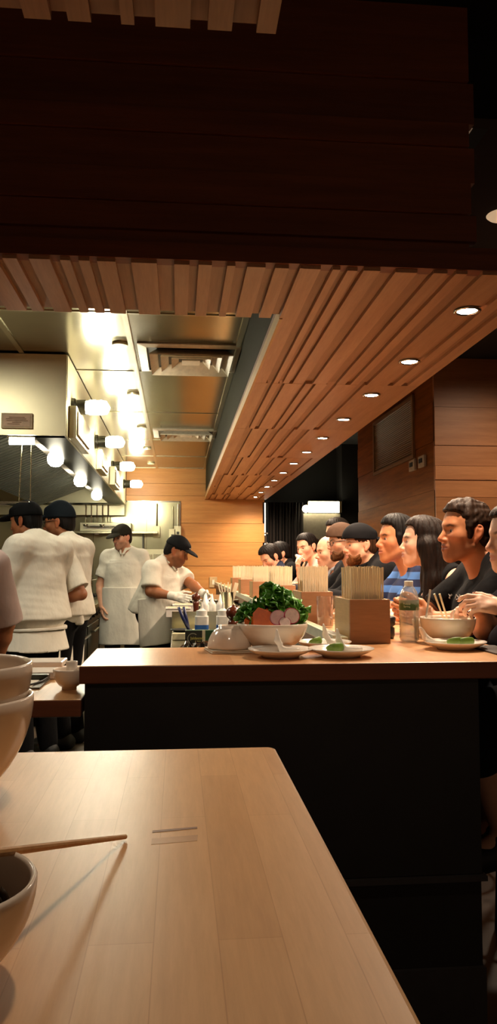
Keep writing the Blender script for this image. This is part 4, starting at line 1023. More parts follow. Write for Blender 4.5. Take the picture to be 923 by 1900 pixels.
# pass counter items
ZC = .9525
q = thing('tray', 'white tray at the back of the low pass counter', 'tray', (-.47, 2.66, ZC)); MB().box(-.2, .095, -.06, .06, .014, .032).build('tray', M['white'], q, bevel=.004); MB().box(-.18, .08, -.05, .05, 0, .014).build('base', M['black'], q)
q = thing('tray', 'white tray in the middle of the low pass counter', 'tray', (-.46, 2.49, ZC)); MB().box(-.2, .09, -.06, .06, 0, .022).build('tray', M['white'], q, bevel=.004)
q = thing('clipboard', 'dark edged clipboard with paper on the pass counter', 'clipboard', (-.44, 2.33, ZC)); MB().box(-.18, .055, -.09, .09, 0, .005).build('board', plain('clip_board', '4a4438', .5), q); MB().box(-.17, .03, -.085, .05, .0052, .0062).build('paper', plain('paper', 'd8cfbc', .8), q)
MB().box(-.18, .055, .055, .088, .005, .02).build('clip', M['dsteel'], q, bevel=.003); MB().tube([(.055, .05, .012), (.045, .0, .008), (.02, -.07, .009)], .003).build('pen', M['black'], q)
bowl('bowl', 'white bowl with a cup in it on the low pass counter', -.302, 2.235, .046, .055, M['bone'], z=ZC)
q = thing('cup', 'small white cup standing in the pass counter bowl', 'cup', (-.296, 2.235, ZC + .0125)); MB().lathe([(0, 0), (.013, 0), (.0165, .065), (.0145, .065), (.012, .004), (0, .004)], 26).build('body', M['white'], q, smooth=False)
# near counter: stacked bowls, small bowl, chopstick
bowl('noodle_bowl', 'lower bowl of the stack at the left edge of the near counter', -.262, .90, .1, .112, M['bone'], foot=.42)
bowl('noodle_bowl', 'upper bowl of the stack at the left edge of the near counter', -.264, .90, .1, .112, M['bone'], z=ZB + .036, foot=.42)
bowl('bowl', 'small bowl with dark food at the lower left corner', -.152, .513, .064, .06, M['bone'], foot=.5)
q = thing('seaweed_salad', 'dark brown and green food inside the small bowl', 'food', (-.152, .513, ZB + .036)); fm = plain('food_dark', '33240f', .7, var=.7, scale=90, Specular_IOR_Level=.15)
mb = MB(); r_ = random.Random(9)
for i in range(80):
    a = r_.uniform(0, 6.28); rr = .046 * math.sqrt(r_.random()); x, y, z = rr * math.cos(a), rr * math.sin(a), r_.uniform(-.002, .016)
    mb.lathe([(0, -.014), (.003, -.006), (.0045, 0), (.003, .008), (0, .014)], 8, T(x, y, z, rx=r_.random() * 3, ry=r_.random() * 3))
mb.build('food', fm, q, smooth=True)
q = thing('chopstick', 'single chopstick leaning on the small bowl, tip on the table', 'chopstick', (-0.0480, 0.7580, ZB + .0028))
MB().tube([(0, 0, 0), (-0.0690, -0.2110, 0.0640), (-0.1208, -0.3692, 0.1120)], [.0022, .0032, .0042], 10).build('stick', M['stickd'], q, smooth=False)
# ================================================================== PEOPLE
A3 = lambda p: np.array(p, float)
def basis(J):
    u = A3(J['neck']) - A3(J['pelvis']); u /= np.linalg.norm(u); r = A3(J['shR']) - A3(J['shL']); r -= u * (r @ u); r /= np.linalg.norm(r)
    return np.stack((r, np.cross(u, r), u), 1)
def torso(s, J, g=0., fem=False, bulk=1., k=.05, belly=0.):
    R = basis(J); s.frame(); w_ = .9 if fem else 1.
    s.ell(J['pelvis'], (.165 * bulk + g, .118 * bulk + g, .13 + g), k, 0, R)
    s.ell(A3(J['waist']) + R[:, 1] * belly * .4, (.142 * bulk * w_ + g + belly * .35, .104 * bulk + g + belly, .15 + g), k, 0, R)
    s.ell(J['chest'], (.160 * bulk * w_ + g, .112 * bulk + g, .165 + g), k, 0, R)
    s.cone(J['shL'], J['shR'], .058 * w_ + g, .058 * w_ + g, .05)
    m = (A3(J['shL']) + A3(J['shR'])) / 2
    for q in ('shL', 'shR'): s.cone(A3(J['neck']) * .75 + A3(J['head']) * .25 - R[:, 1] * .02, A3(J[q]) * .85 + m * .15 + R[:, 2] * .01, .036 + g, .047 + g, .03)
    if fem:
        for x in (-1, 1): s.ell(A3(J['chest']) + R @ A3((x * .07, .085, .02)), (.056 + g, .056 + g, .058 + g), .04, 0, R)
def arms(s, J, g=0., th=1., upto=9., side='LR', flat=True):
    for q in side:
        a, b, c = A3(J['sh' + q]), A3(J['el' + q]), A3(J['wr' + q])
        L1, L2 = np.linalg.norm(b - a), np.linalg.norm(c - b)
        if upto >= 9:
            s.ell(a + (b - a) * .15, (.052 * th, .052 * th, .052 * th), .03); s.cone(a, b, .049 * th, .039 * th, .03); m = b + (c - b) * .3
            s.cone(b, m, .040 * th, .041 * th, .015); s.cone(m, c, .041 * th, .0265 * th, .02)
        else:
            if upto <= 1: s.cone(a, a + (b - a) * upto, .054 * th + g, .050 * th + g + .008, .035, 0, flat)
            else:
                s.cone(a, b, .054 * th + g, .045 * th + g, .035); s.cone(b, b + (c - b) * (upto - 1), .046 * th + g, .032 * th + g, .02, 0, flat)
def legs(s, J, g=0., th=1., low=1.):
    for q in 'LR':
        a, b, c = A3(J['hip' + q]), A3(J['kn' + q]), A3(J['an' + q])
        s.cone(a, b, .086 * th + g, .056 * th + g, .04); m = b + (c - b) * .3
        s.cone(b, m, .054 * th + g, .055 * th + g, .02); s.cone(m, b + (c - b) * low, .055 * th + g, (.055 + (.036 - .055) * low) * th + g, .02)
def seated(hf, hz, fem=False, w_=None):
    sx = w_ or (.155 if fem else .178)
    return dict(head=(0, hf, hz), neck=(0, hf - .075, hz - .135), shR=(sx, hf - .105, hz - .178), shL=(-sx, hf - .105, hz - .178), chest=(0, hf * .62 - .02, hz - .36), waist=(0, hf * .22, .98), pelvis=(0, -.03, .86),
                hipR=(.09, 0, .85), hipL=(-.09, 0, .85), knR=(.105, .385, .83), knL=(-.105, .385, .83), anR=(.09, .30, .41), anL=(-.09, .30, .41), toeR=(.1, .42, .36), toeL=(-.1, .42, .36))
def standing(h=1.72, sx=.18):
    k = h / 1.72
    return {n: tuple(A3(p) * k) for n, p in dict(head=(0, .03, 1.60), neck=(0, -.02, 1.43), shR=(sx, -.03, 1.375), shL=(-sx, -.03, 1.375), chest=(0, 0, 1.24), waist=(0, .01, 1.07), pelvis=(0, 0, .93),
                hipR=(.09, 0, .90), hipL=(-.09, 0, .90), knR=(.1, .03, .48), knL=(-.1, .03, .48), anR=(.1, -.03, .09), anL=(-.1, -.03, .09), toeR=(.12, .12, .045), toeL=(-.12, .12, .045),
                elR=(.25, -.02, 1.10), elL=(-.25, -.02, 1.10), wrR=(.26, .08, .87), wrL=(-.26, .08, .87)).items()}
HAIRM = {}
def hairm(col):
    if col not in HAIRM: HAIRM[col] = hairmat('hair_' + col, col)
    return HAIRM[col]
def smesh(s, name, mat, parent, step, wobs=(), fine=(), proj=1):
    V, F = s.mesh(step, fine, proj)
    if wobs:
        n = normals(V, F)
        for q in wobs: V = V + n * (wob(V, *q[1:])[:, None] * q[0])
    return to_mesh(name, V, F, mat, parent)
def hair(root, R, t, sc, style, col, step=.005, curl=.0, top=.0, seed=0, J=None, hl=0.):
    s = S(); s.frame(R, t, sc)
    s.ell((0, -.014, .034), (.0795, .1035, .0925 + top * .3), .01); s.ell((0, .022, .070 + top), (.060, .066, .052), .03)
    s.ell((0, -.055, -.03), (.066, .056, .06), .03)
    if style in ('short', 'curly', 'bun', 'sleek'):
        s.half((0, -.05, -.062), (0, .55, -1) if style != 'sleek' else (0, .3, -1), .01)
        s.box((0, .130, -.030), (.13, .084 - hl, .106), .032, .012, 1)
        for x in (-1, 1):
            s.ell((x * .088, .030, -.055), (.035, .034, .055), .012, 1); s.ell((x * .092, -.012, -.012), (.028, .026, .036), .006, 1)
            if style != 'bun': s.cone((x * .067, .020, .016), (x * .067, .016, -.026), .0105, .007, .016)
    if style == 'bun': s.ell((0, -.118, .02), (.036, .034, .036), .015)
    if style == 'long':
        s.box((0, .125, -.036), (.064, .088, .112), .03, .012, 1)
    if style == 'under':   # what shows below a cap
        s.half((0, 0, .04), (0, 0, 1), .004); s.half((0, -.05, -.058), (0, .6, -1), .01); s.ell((0, .105, -.035), (.084, .082, .105), .012, 1)
        for x in (-1, 1): s.ell((x * .090, .022, -.02), (.03, .040, .05), .006, 1)
    if style == 'long' and J is not None:
        s.frame(); up = A3(J['chest']); Rb = basis(J); hx = A3(J['head'])
        for x, fwd in ((-1, .03), (-1, -.03), (-1, .075), (1, .02), (1, -.03)):
            a = hx + R @ A3((x * .068, -.02 + fwd * .3, -.02)) * sc; b = hx + Rb @ A3((x * .088, fwd * .8 - .02, -.17)); c = up + Rb @ A3((x * .10, .05 + fwd * 1.3, -.02))
            s.cone(a, b, .030, .033, .03); s.cone(b, c, .033, .020, .03)
        s.cone(hx + R @ A3((0, -.08, 0)), A3(J['chest']) + Rb @ A3((0, -.135, .06)), .055, .035, .05)
    V, F = s.mesh(step, (), 1); n = normals(V, F); Q = ((V - t) @ R) / sc
    az = np.arctan2(Q[:, 0], Q[:, 1] - .01 + 1e-6)
    if style == 'curly' or curl: V = V + n * ((curl or .007) * (.9 * wob(V, 62, 6, seed) + .55 * wob(V, 150, 6, seed + 3)))[:, None]
    else: V = V + n * (.0007 * np.sin(az * 46 + 2.2 * wob(V, 30, 3, seed)) + .0011 * np.sin(az * 19 + 3 * wob(V, 18, 3, seed + 2)))[:, None]
    V = V + n * (.002 * wob(V, 40, 4, seed + 1))[:, None]
    return to_mesh('hair', V, F, hairm(col), root)
def beard(root, R, t, sc, col, step=.004, full=True):
    s = S(); s.frame(R, t, sc)
    s.ell((0, .036, -.060), (.063, .061, .066), .01); s.ell((0, .073, -.104), (.03, .028, .026), .02)
    s.half((0, .07, -.048), (0, -.12, 1), .008); s.ell((0, .108, -.0665), (.0235, .024, .0105), .006, 1); s.ell((0, .09, -.03), (.05, .04, .026), .01, 1)
    for x in (-1, 1): s.ell((x * .058, .075, -.045), (.028, .035, .030), .012, 1)
    s.half((0, .0, -.1), (0, -1, -.2), .01)
    return smesh(s, 'beard', hairm(col), root, step, ((.0018, 140, 5, 2),))
def cap(root, R, t, sc, mat, back=False, step=.0045, brimdown=.22, name='cap', tall=0., logo=None):
    if back: R = R @ rot(PI, -.12)
    s = S(); s.frame(R, t, sc)
    s.ell((0, -.010, .036), (.0875, .111, .100 + tall), .01); s.half((0, 0, .030), (0, .12 * 0, -1), .004); s.ell((0, -.010, .02), (.080, .103, .085), .004, 1)
    s.box((0, .055, .058 + tall * .5), (.055, .035, .03 + tall * .3), .02, .03)
    s.half((0, 0, .028), (0, 0, -1), .003)
    o = smesh(s, name, mat, root, step, ((.0012, 30, 4, 3),))
    b = S(); b.frame(R, t, sc); Rb = rot(0, -brimdown)
    b.ell((0, .105, .027), (.078, .085, .026), .003, 0, Rb); b.ell((0, .102, .015), (.083, .092, .0245), .002, 1, Rb); b.half((0, .078, 0), (0, -1, 0), .004)
    V, F = b.mesh(.003, (), 1); to_mesh('brim', V, F, mat, o)
    return o
def specs(root, R, t, sc):
    mb = MB(); P = lambda p: tuple(R @ A3(p) * sc + t)
    for x in (-1, 1):
        mb.tube([P((x * .034 + .023 * math.cos(a), .099 - .25 * abs(x * .034 + .023 * math.cos(a)) * .35, -.002 + .019 * math.sin(a))) for a in np.linspace(0, 2 * PI, 21)], .002, 6)
        mb.tube([P((x * .057, .09, .006)), P((x * .078, .02, .010)), P((x * .082, -.02, .004)), P((x * .08, -.034, -.014))], .0021, 6)
    mb.tube([P((-.011, .1, .004)), P((0, .104, .008)), P((.011, .1, .004))], .002, 6)
    return mb.build('glasses', M['black'], root, smooth=True)
SKIN = dict(light=('d9a283', 'b0635a'), tan=('c08058', '9a5146'), brown=('9c6340', '7c4234'), pale=('e3b498', 'bd6e66'))
nP = [0]
def figure(label, X, Y, yaw, J, head, skin='tan', brow='2a1a12', fem=False, bulk=1., belly=0., stub=None, step=.009, hstep=.0042, hands=None, th=1., clothes=(), fat=0., nose=1., jaw=1., group=None, legth=1., eyes=True):
    """head = (yaw, pitch, roll, scale); hands = {side: kwargs}; returns root, R, t, sc"""
    root = thing('person', label, 'person', (X, Y, 0), yaw, group)
    R = basis(J); R = rot(*head[:3]); t = A3(J['head']); sc = head[3] * (.955 if fem else 1.)
    s = S()
    torso(s, J, 0, fem, bulk, .05, belly); legs(s, J, 0, legth); arms(s, J, 0, th * (.86 if fem else 1.))
    for q in 'LR': s.cone(A3(J['an' + q]), A3(J['toe' + q]), .036, .03, .02); s.cone(A3(J['an' + q]) + A3((0, -.035, -.045)), A3(J['toe' + q]), .034, .03, .03)
    nk = R @ A3((0, -.022, -.055)) * sc + t
    add_head(s, R, t, sc, fem, fat, nose, jaw)
    s.cone(nk, A3(J['neck']) + A3((0, 0, -.03)), (.046 if fem else .055) + fat, (.052 if fem else .062) + fat, .028)
    fine = [(t - .135 * sc, t + .135 * sc, hstep)]
    tips = {}
    hands = hands or {}
    for q in 'LR':
        a = A3(J['wr' + q]); f = a - A3(J['el' + q]); h = dict(fwd=f, nrm=(.3 if q == 'L' else -.3, 0, -1) if J['knR'][1] > .2 else (1 if q == 'L' else -1, .1, -.3), sc=.93 if fem else 1.0); h.update(hands.get(q, {}))
        # the thumb's side: lateral axis is fwd x nrm
        tips[q] = add_hand(s, a, thumb=h.pop('thumb', 1 if q == 'R' else -1), **h)
        d = A3(h['fwd']); d = d / np.linalg.norm(d); c = a + d * .08; fine.append((c - .11, c + .11, min(.0058, hstep * 1.25)))
    V, F = s.mesh(step, fine, 2)
    tone = head_tone(V, R, t, sc, SKIN[skin][0], SKIN[skin][1], brow, stub)
    to_mesh('body', V, F, M['skin'], root, tone)
    if eyes:
        for x in (-1, 1):
            p = R @ A3((x * .0325, .0703, -.001)) * sc + t; r = .0118 * sc; n = MB()
            prof = [(0, r)] + [(r * math.sin(a), r * math.cos(a)) for a in np.linspace(.15, PI - .1, 10)] + [(0, -r)]
            m4 = Matrix.Translation(p) @ Matrix(R.tolist()).to_4x4() @ Matrix.Rotation(-PI / 2, 4, 'X')
            e = n.lathe(prof, 14, m4).build('eye', M['eye'], root, smooth=True)
            MB().lathe([(0, r * 1.012), (r * .30, r * .965), (r * .52, r * .862), (r * .54, r * .83), (0, r * .8)], 14, m4).build('iris', M['iris'], e, smooth=True)
    return root, R, t, sc, tips
def top(root, J, mat, name='t_shirt', g=.012, sleeve=.62, hem=None, fem=False, bulk=1., belly=0., step=.009, neck=.062, th=1., wobs=((.0045, 16, 5, 1), (.002, 40, 4, 4)), collar=None, nkf=.025, vneck=0., sleeveless=False, hemn=None, boxy=0.):
    s = S(); torso(s, J, g, fem, bulk, .055, belly)
    if boxy: Rq = basis(J); s.frame(Rq); s.skirt(Rq.T @ A3(J['pelvis']), (.185 * bulk + boxy, .125 * bulk + boxy + belly), Rq.T @ (A3(J['chest']) + Rq[:, 2] * .04), (.150 * bulk, .092 * bulk), .09, 0, 2.2); s.frame()
    if not sleeveless: arms(s, J, g, th, sleeve)
    R = basis(J); nk = A3(J['neck'])
    if hem is not None: s.half((0, 0, hem), hemn or (0, 0, -1), .004)
    s.frame(R, nk)
    s.cone((0, nkf - .005, .022), (0, nkf + .03, .2), neck * .97, neck * 1.4, .010, 1)
    if vneck: s.ell((0, nkf + .075, -.02), (.05 * vneck, .07, .10 * vneck), .012, 1)
    if sleeveless:
        s.frame(R, A3(J['shR'])); s.ell((.045, 0, -.02), (.062, .12, .13), .015, 1); s.frame(R, A3(J['shL'])); s.ell((-.045, 0, -.02), (.062, .12, .13), .015, 1)
    s.frame()
    o = smesh(s, name, mat, root, step, wobs)
    if collar:
        c = S(); c.frame(R, nk); mb = []
        pts = [A3((math.sin(a) * neck * 1.02, nkf * .6 + math.cos(a) * neck * .95 + .004, .012 + .018 * (1 - math.cos(a)))) for a in np.linspace(.5, 2 * PI - .5, 15)]
        for i in range(14): c.cone(pts[i], pts[i + 1], collar, collar, .004)
        for q in (0, 14): c.cone(pts[q], pts[q] + A3((.018 if q else -.018, .045, -.05)), collar * 1.1, collar * .7, .008)
        smesh(c, 'collar', mat, o, .005)
    return o
def trousers(root, J, mat, name='trousers', g=.013, low=.97, topz=None, step=.013, bulk=1., th=1.):
    s = S(); R = basis(J); s.ell(J['pelvis'], (.165 * bulk + g + .003, .118 * bulk + g + .003, .13 + g), .05, 0, R); legs(s, J, g + .006, th, low)
    s.half((0, 0, A3(J['pelvis'])[2] + .10), (0, 0, 1), .004)
    return smesh(s, name, mat, root, step, ((.004, 18, 5, 2),))
def shoes(root, J, mat):
    for q in 'LR':
        a, b = A3(J['an' + q]), A3(J['toe' + q]); s = S(); s.cone(a + A3((0, -.04, -.03)), b + A3((0, .03, .0)), .048, .043, .03); s.cone(a, a + A3((0, 0, -.03)), .05, .046, .03)
        s.half((0, 0, min(a[2] - .082, b[2] - .043)), (0, 0, -1), .004); smesh(s, 'shoe', mat, root, .008)
def stool(label, X, Y, z=.74):
    t = thing('bar_stool', label, 'stool', (X, Y, 0), 0, 'bar stools under the diners')
    MB().lathe([(0, z - .035), (.16, z - .035), (.17, z - .02), (.165, z - .004), (.15, z), (0, z)], 32).build('seat', M['bulk'], t, smooth=False)
    for sx in (-1, 1):
        for sy in (-1, 1): MB().tube([(sx * .11, sy * .11, z - .03), (sx * .165, sy * .165, 0)], .014).build('leg', M['dsteel'], t)
    MB().tube([(.15 * math.cos(a), .15 * math.sin(a), .30) for a in np.linspace(0, 2 * PI, 25)], .009, 8).build('foot_ring', M['dsteel'], t)
    return t
PY = PI / 2          # facing the kitchen
def Lc(Xr, Y): return lambda x, y, z: (y - Y, Xr - x, z)

# --- the man in the black T-shirt
Xr, Y = 1.285, 2.93; L_ = Lc(Xr, Y); J = seated(.16, 1.432)
J.update(elL=L_(1.05, 2.745, 1.085), wrL=L_(.965, 2.86, 1.10), elR=L_(1.02, 3.11, 1.085), wrR=L_(.93, 2.955, 1.13))
r0, R, t, sc, _ = figure('man with wavy dark hair in a black T-shirt, hands clasped on the bar', Xr, Y, PY, J, (.12, .02, 0, 1.0), 'tan', stub='6a4632', step=.008, hstep=.0036, jaw=1.08, nose=1.06,
    hands=dict(L=dict(fwd=(.35, 1, .18), nrm=(1, -.25, .15), curls=((.5, .7, .5), (.45, .7, .5), (.4, .6, .5), (.4, .6, .4))), R=dict(fwd=(-.3, 1, .15), nrm=(-1, -.2, -.2), curls=((.7, .9, .5), (.7, .9, .5), (.8, .9, .5), (.8, .9, .5)))))
hair(r0, R, t, sc, 'curly', '2a1b12', .0036, .006, .006)
o = top(r0, J, M['blackcloth'], g=.014, sleeve=.80, neck=.066, step=.007, nkf=.02)
text_mesh('lettering', 'Y  N', .026, plain('print_white', 'cfcac4', .6), o, Matrix.Translation((-.006, .214, 1.178)) @ Matrix.Rotation(PI + .785, 4, 'Z') @ Matrix.Rotation(PI / 2 - .5, 4, 'X'), .004)
trousers(r0, J, M['trouser']); shoes(r0, J, M['dark'])
# --- the woman at the right edge of the picture
Xr, Y = 1.30, 2.50; L_ = Lc(Xr, Y); J = seated(.165, 1.392, True)
J.update(elL=L_(1.14, 2.30, 1.075), wrL=L_(1.05, 2.40, 1.160), elR=L_(1.09, 2.69, 1.07), wrR=L_(1.06, 2.62, 1.145), anR=(.07, .22, .42), anL=(-.08, .26, .44))
r0, R, t, sc, tips = figure('woman at the far right edge with dark painted nails, hands raised over the bar', Xr, Y, PY, J, (.05, -.04, 0, 1.0), 'pale', brow='3a2418', fem=True, step=.008, hstep=.0036,
    hands=dict(L=dict(fwd=(.25, 1, .25), nrm=(.7, .2, -.5), curls=((.3, .5, .4), (.5, .7, .5), (.6, .8, .5), (.7, .8, .5)), tcurl=.2), R=dict(fwd=(-.2, 1, .12), nrm=(-.4, .0, -1), curls=((.5, .7, .4), (.6, .8, .5), (.6, .8, .5), (.6, .8, .5)))))
nm_ = plain('nail_polish', '3a0f14', .15)
for q in 'LR':
    for p, d in tips[q]:
        s = S(); up = np.cross(d, (1, 0, 0.2)); up /= np.linalg.norm(up); s.ell(p + up * (.0048 if up[2] > 0 else -.0048), (.0052, .0062, .0038), .002); V, F = s.mesh(.0018, (), 1); to_mesh('fingernail', V, F, nm_, r0)
hair(r0, R, t, sc, 'long', '23150e', .005, J=J)
top(r0, J, cloth('dark_top', '16131a', .25), 'top', g=.012, sleeve=.7, fem=True, neck=.075, step=.008); trousers(r0, J, cloth('dark_shorts', '1a1d24', .3), 'shorts', low=-.35); shoes(r0, J, M['dark'])
# --- the woman with long hair
Xr, Y = 1.275, 3.42; L_ = Lc(Xr, Y); J = seated(.16, 1.405, True)
J.update(elL=L_(1.15, 3.27, 1.08), wrL=L_(.98, 3.36, 1.075), elR=L_(1.15, 3.61, 1.08), wrR=L_(.97, 3.50, 1.075))
r0, R, t, sc, _ = figure('woman with long straight dark hair in a black sleeveless top', Xr, Y, PY, J, (-.22, .04, 0, 1.0), 'pale', brow='2a1a14', fem=True, step=.008, hstep=.0036, nose=.95)
hair(r0, R, t, sc, 'long', '1c110c', .005, J=J)
top(r0, J, cloth('black_top', '100f11', .25), 'tank_top', g=.011, fem=True, neck=.085, step=.008, sleeveless=True, vneck=.6); trousers(r0, J, M['trouser']); shoes(r0, J, M['dark'])
# --- the man in the striped shirt
Xr, Y = 1.275, 3.87; L_ = Lc(Xr, Y); J = seated(.15, 1.432, w_=.17)
J.update(elL=L_(1.09, 3.70, 1.075), wrL=L_(.93, 3.80, 1.09), elR=L_(1.06, 4.05, 1.07), wrR=L_(.93, 3.97, 1.09))
r0, R, t, sc, _ = figure('man with neat black hair in a blue striped T-shirt', Xr, Y, PY, J, (.10, .03, 0, 1.0), 'tan', brow='150d09', step=.009, hstep=.004, nose=1.05)
hair(r0, R, t, sc, 'short', '0f0b0a', .004, 0, .010)
top(r0, J, cloth('striped_cotton', '2c3350', .2, stripes=('4f78b8', 4.4)), g=.013, sleeve=.82, neck=.064, step=.008); trousers(r0, J, M['trouser']); shoes(r0, J, M['dark'])
# --- the bearded man in a black cap
Xr, Y = 1.29, 4.72; L_ = Lc(Xr, Y); J = seated(.155, 1.430, w_=.185)
J.update(elL=L_(1.05, 4.50, 1.08), wrL=L_(.86, 4.58, 1.10), elR=L_(1.05, 4.92, 1.08), wrR=L_(.86, 4.84, 1.10))
r0, R, t, sc, _ = figure('bearded man in a black cap and black jacket leaning on the bar', Xr, Y, PY, J, (.10, -.08, 0, 1.0), 'light', brow='4a2c1a', step=.009, hstep=.0042, bulk=1.08)
hair(r0, R, t, sc, 'under', '3a2416', .005); beard(r0, R, t, sc, '6e4426'); cap(r0, R, t, sc, plain('cap_black', '131214', .8, Specular_IOR_Level=.08), back=True)
top(r0, J, cloth('jacket_black', '131214', .3), 'jacket', g=.024, sleeve=1.85, bulk=1.08, neck=.070, collar=.014, step=.009); trousers(r0, J, M['trouser']); shoes(r0, J, M['dark'])
# --- the man with glasses and a mesh cap
Xr, Y = 1.30, 5.24; L_ = Lc(Xr, Y); J = seated(.165, 1.462)
J.update(elL=L_(1.02, 5.03, 1.08), wrL=L_(.84, 5.10, 1.09), elR=L_(1.02, 5.41, 1.08), wrR=L_(.84, 5.34, 1.09))
r0, R, t, sc, _ = figure('man with glasses and a brown cap, mostly behind the bearded man', Xr, Y, PY, J, (.15, -.10, 0, 1.0), 'light', brow='4a2c1a', stub='6a4632', step=.011, hstep=.0048)
cap(r0, R, t, sc, plain('cap_brown', '4e3a2e', .85, Specular_IOR_Level=.08), back=True); specs(r0, R, t, sc); hair(r0, R, t, sc, 'under', '3a2818', .006); beard(r0, R, t, sc, '5c3c26', .005)
top(r0, J, M['blackcloth'], 'sweater', g=.02, sleeve=1.85, step=.011); trousers(r0, J, M['trouser']); shoes(r0, J, M['dark'])
# --- bald man in a suit
Xr, Y = 1.325, 5.85; L_ = Lc(Xr, Y); J = seated(.165, 1.405, w_=.19)
J.update(elL=L_(1.04, 5.62, 1.09), wrL=L_(.86, 5.72, 1.10), elR=L_(1.04, 6.08, 1.09), wrR=L_(.86, 6.0, 1.10))
r0, R, t, sc, _ = figure('bald man in a dark suit jacket over a pale shirt', Xr, Y, PY, J, (.15, -.12, 0, 1.02), 'light', brow='6a4c3a', step=.011, hstep=.0048, fat=.006)
o = top(r0, J, cloth('pale_shirt', 'b9c0cc', .2), 'shirt', g=.010, sleeve=1.9, step=.011, collar=.011)
top(r0, J, cloth('suit_charcoal', '24262c', .25), 'suit_jacket', g=.024, sleeve=1.86, step=.011, vneck=1.35, neck=.078); trousers(r0, J, M['trouser']); shoes(r0, J, M['dark'])
# --- tall dark haired man beyond him
J = standing(1.68); root_ = (1.34, 6.25)
J.update(elL=(-.24, .10, 1.10), wrL=(-.14, .28, 1.12), elR=(.24, .10, 1.10), wrR=(.14, .28, 1.12))
r0, R, t, sc, _ = figure('dark haired man in a black suit standing behind the bald man', root_[0], root_[1], PY, J, (.25, -.15, 0, 1.0), 'light', step=.012, hstep=.005)
hair(r0, R, t, sc, 'short', '16100c', .005, 0, .008); top(r0, J, cloth('pale_shirt_2', 'a8adb8', .2), 'shirt', g=.010, sleeve=1.9, step=.012, collar=.011)
top(r0, J, cloth('suit_black', '141417', .25), 'suit_jacket', g=.022, sleeve=1.86, hem=.84, step=.012, vneck=1.2, neck=.078); trousers(r0, J, M['trouser']); shoes(r0, J, M['dark'])
# --- the woman with a napkin
Xr, Y = 1.30, 6.82; L_ = Lc(Xr, Y); J = seated(.15, 1.465, True)
J.update(elL=L_(1.08, 6.62, 1.10), wrL=L_(1.05, 6.64, 1.225), elR=L_(1.06, 6.98, 1.08), wrR=L_(.88, 6.9, 1.09))
r0, R, t, sc, _ = figure('dark haired woman wiping her mouth with a white napkin', Xr, Y, PY, J, (.62, -.22, .08, 1.04), 'light', brow='1a100c', fem=True, step=.010, hstep=.0046,
    hands=dict(L=dict(fwd=(-.1, .15, 1), nrm=(.3, -1, .1), curls=((.35, .5, .4),) * 4)))
hair(r0, R, t, sc, 'bun', '140e0c', .005); top(r0, J, cloth('pink_top', 'c9a49a', .2), 'blouse', g=.014, sleeve=1.5, fem=True, step=.011, neck=.08); trousers(r0, J, M['trouser']); shoes(r0, J, M['dark'])
nk = thing('napkin', 'crumpled white napkin held to the woman\'s mouth', 'napkin', (0, 0, 0)); s = S(); p = R @ A3((-.012, .122, -.075)) * sc + t; wp = (Xr - p[1], Y + p[0], p[2])
s.ell((0, 0, 0), (.048, .05, .018), .01, 0, rot(.3, .2, .5)); s.ell((-.02, -.03, -.03), (.024, .03, .045), .015, 0, rot(.2, .5, .2)); V, F = s.mesh(.004, (), 1); V = V + normals(V, F) * (.006 * wob(V, 70, 5, 3))[:, None]
to_mesh('cloth', V, F, plain('napkin_white', 'ece4da', .8), nk); nk.location = wp
# --- the young man bent low over his food, and the head behind him
Xr, Y = 1.17, 7.62; L_ = Lc(Xr, Y); J = seated(.25, 1.378)
J.update(elL=L_(.98, 7.40, 1.08), wrL=L_(.80, 7.50, 1.09), elR=L_(.98, 7.84, 1.08), wrR=L_(.80, 7.74, 1.09))
r0, R, t, sc, _ = figure('young man in a navy hoodie bending his head low over the bar', Xr, Y, PY, J, (.45, -.55, .1, 1.05), 'light', brow='1a120e', step=.011, hstep=.005)
hair(r0, R, t, sc, 'sleek', '17100d', .005, 0, .01); top(r0, J, cloth('hoodie_navy', '1e2233', .35), 'hoodie', g=.026, sleeve=1.85, step=.011, neck=.075, collar=.024); trousers(r0, J, M['trouser']); shoes(r0, J, M['dark'])
Xr, Y = 1.26, 8.25; L_ = Lc(Xr, Y); J = seated(.16, 1.425)
J.update(elL=L_(1.0, 8.05, 1.08), wrL=L_(.84, 8.15, 1.09), elR=L_(1.0, 8.45, 1.08), wrR=L_(.84, 8.35, 1.09))
r0, R, t, sc, _ = figure('dark haired person farthest along the bar, hidden behind the bent young man', Xr, Y, PY, J, (.1, -.2, 0, 1.04), 'light', brow='1a120e', step=.013, hstep=.006)
hair(r0, R, t, sc, 'sleek', '0f0b0a', .006); top(r0, J, M['blackcloth'], 'sweater', g=.02, sleeve=1.85, step=.013); trousers(r0, J, M['trouser']); shoes(r0, J, M['dark'])
for X, Y, lb in ((1.32, 2.93, 'the man in the black T-shirt'), (1.335, 2.50, 'the woman at the right edge'), (1.31, 3.42, 'the long haired woman'), (1.31, 3.87, 'the man in the striped shirt'), (1.325, 4.72, 'the bearded man in the cap'), (1.27, 5.22, 'the man with glasses'), (1.315, 5.85, 'the bald man'), (1.335, 6.82, 'the woman with the napkin'), (1.205, 7.62, 'the young man in the hoodie'), (1.295, 8.25, 'the farthest diner')):
    stool('wooden bar stool under ' + lb, X, Y)

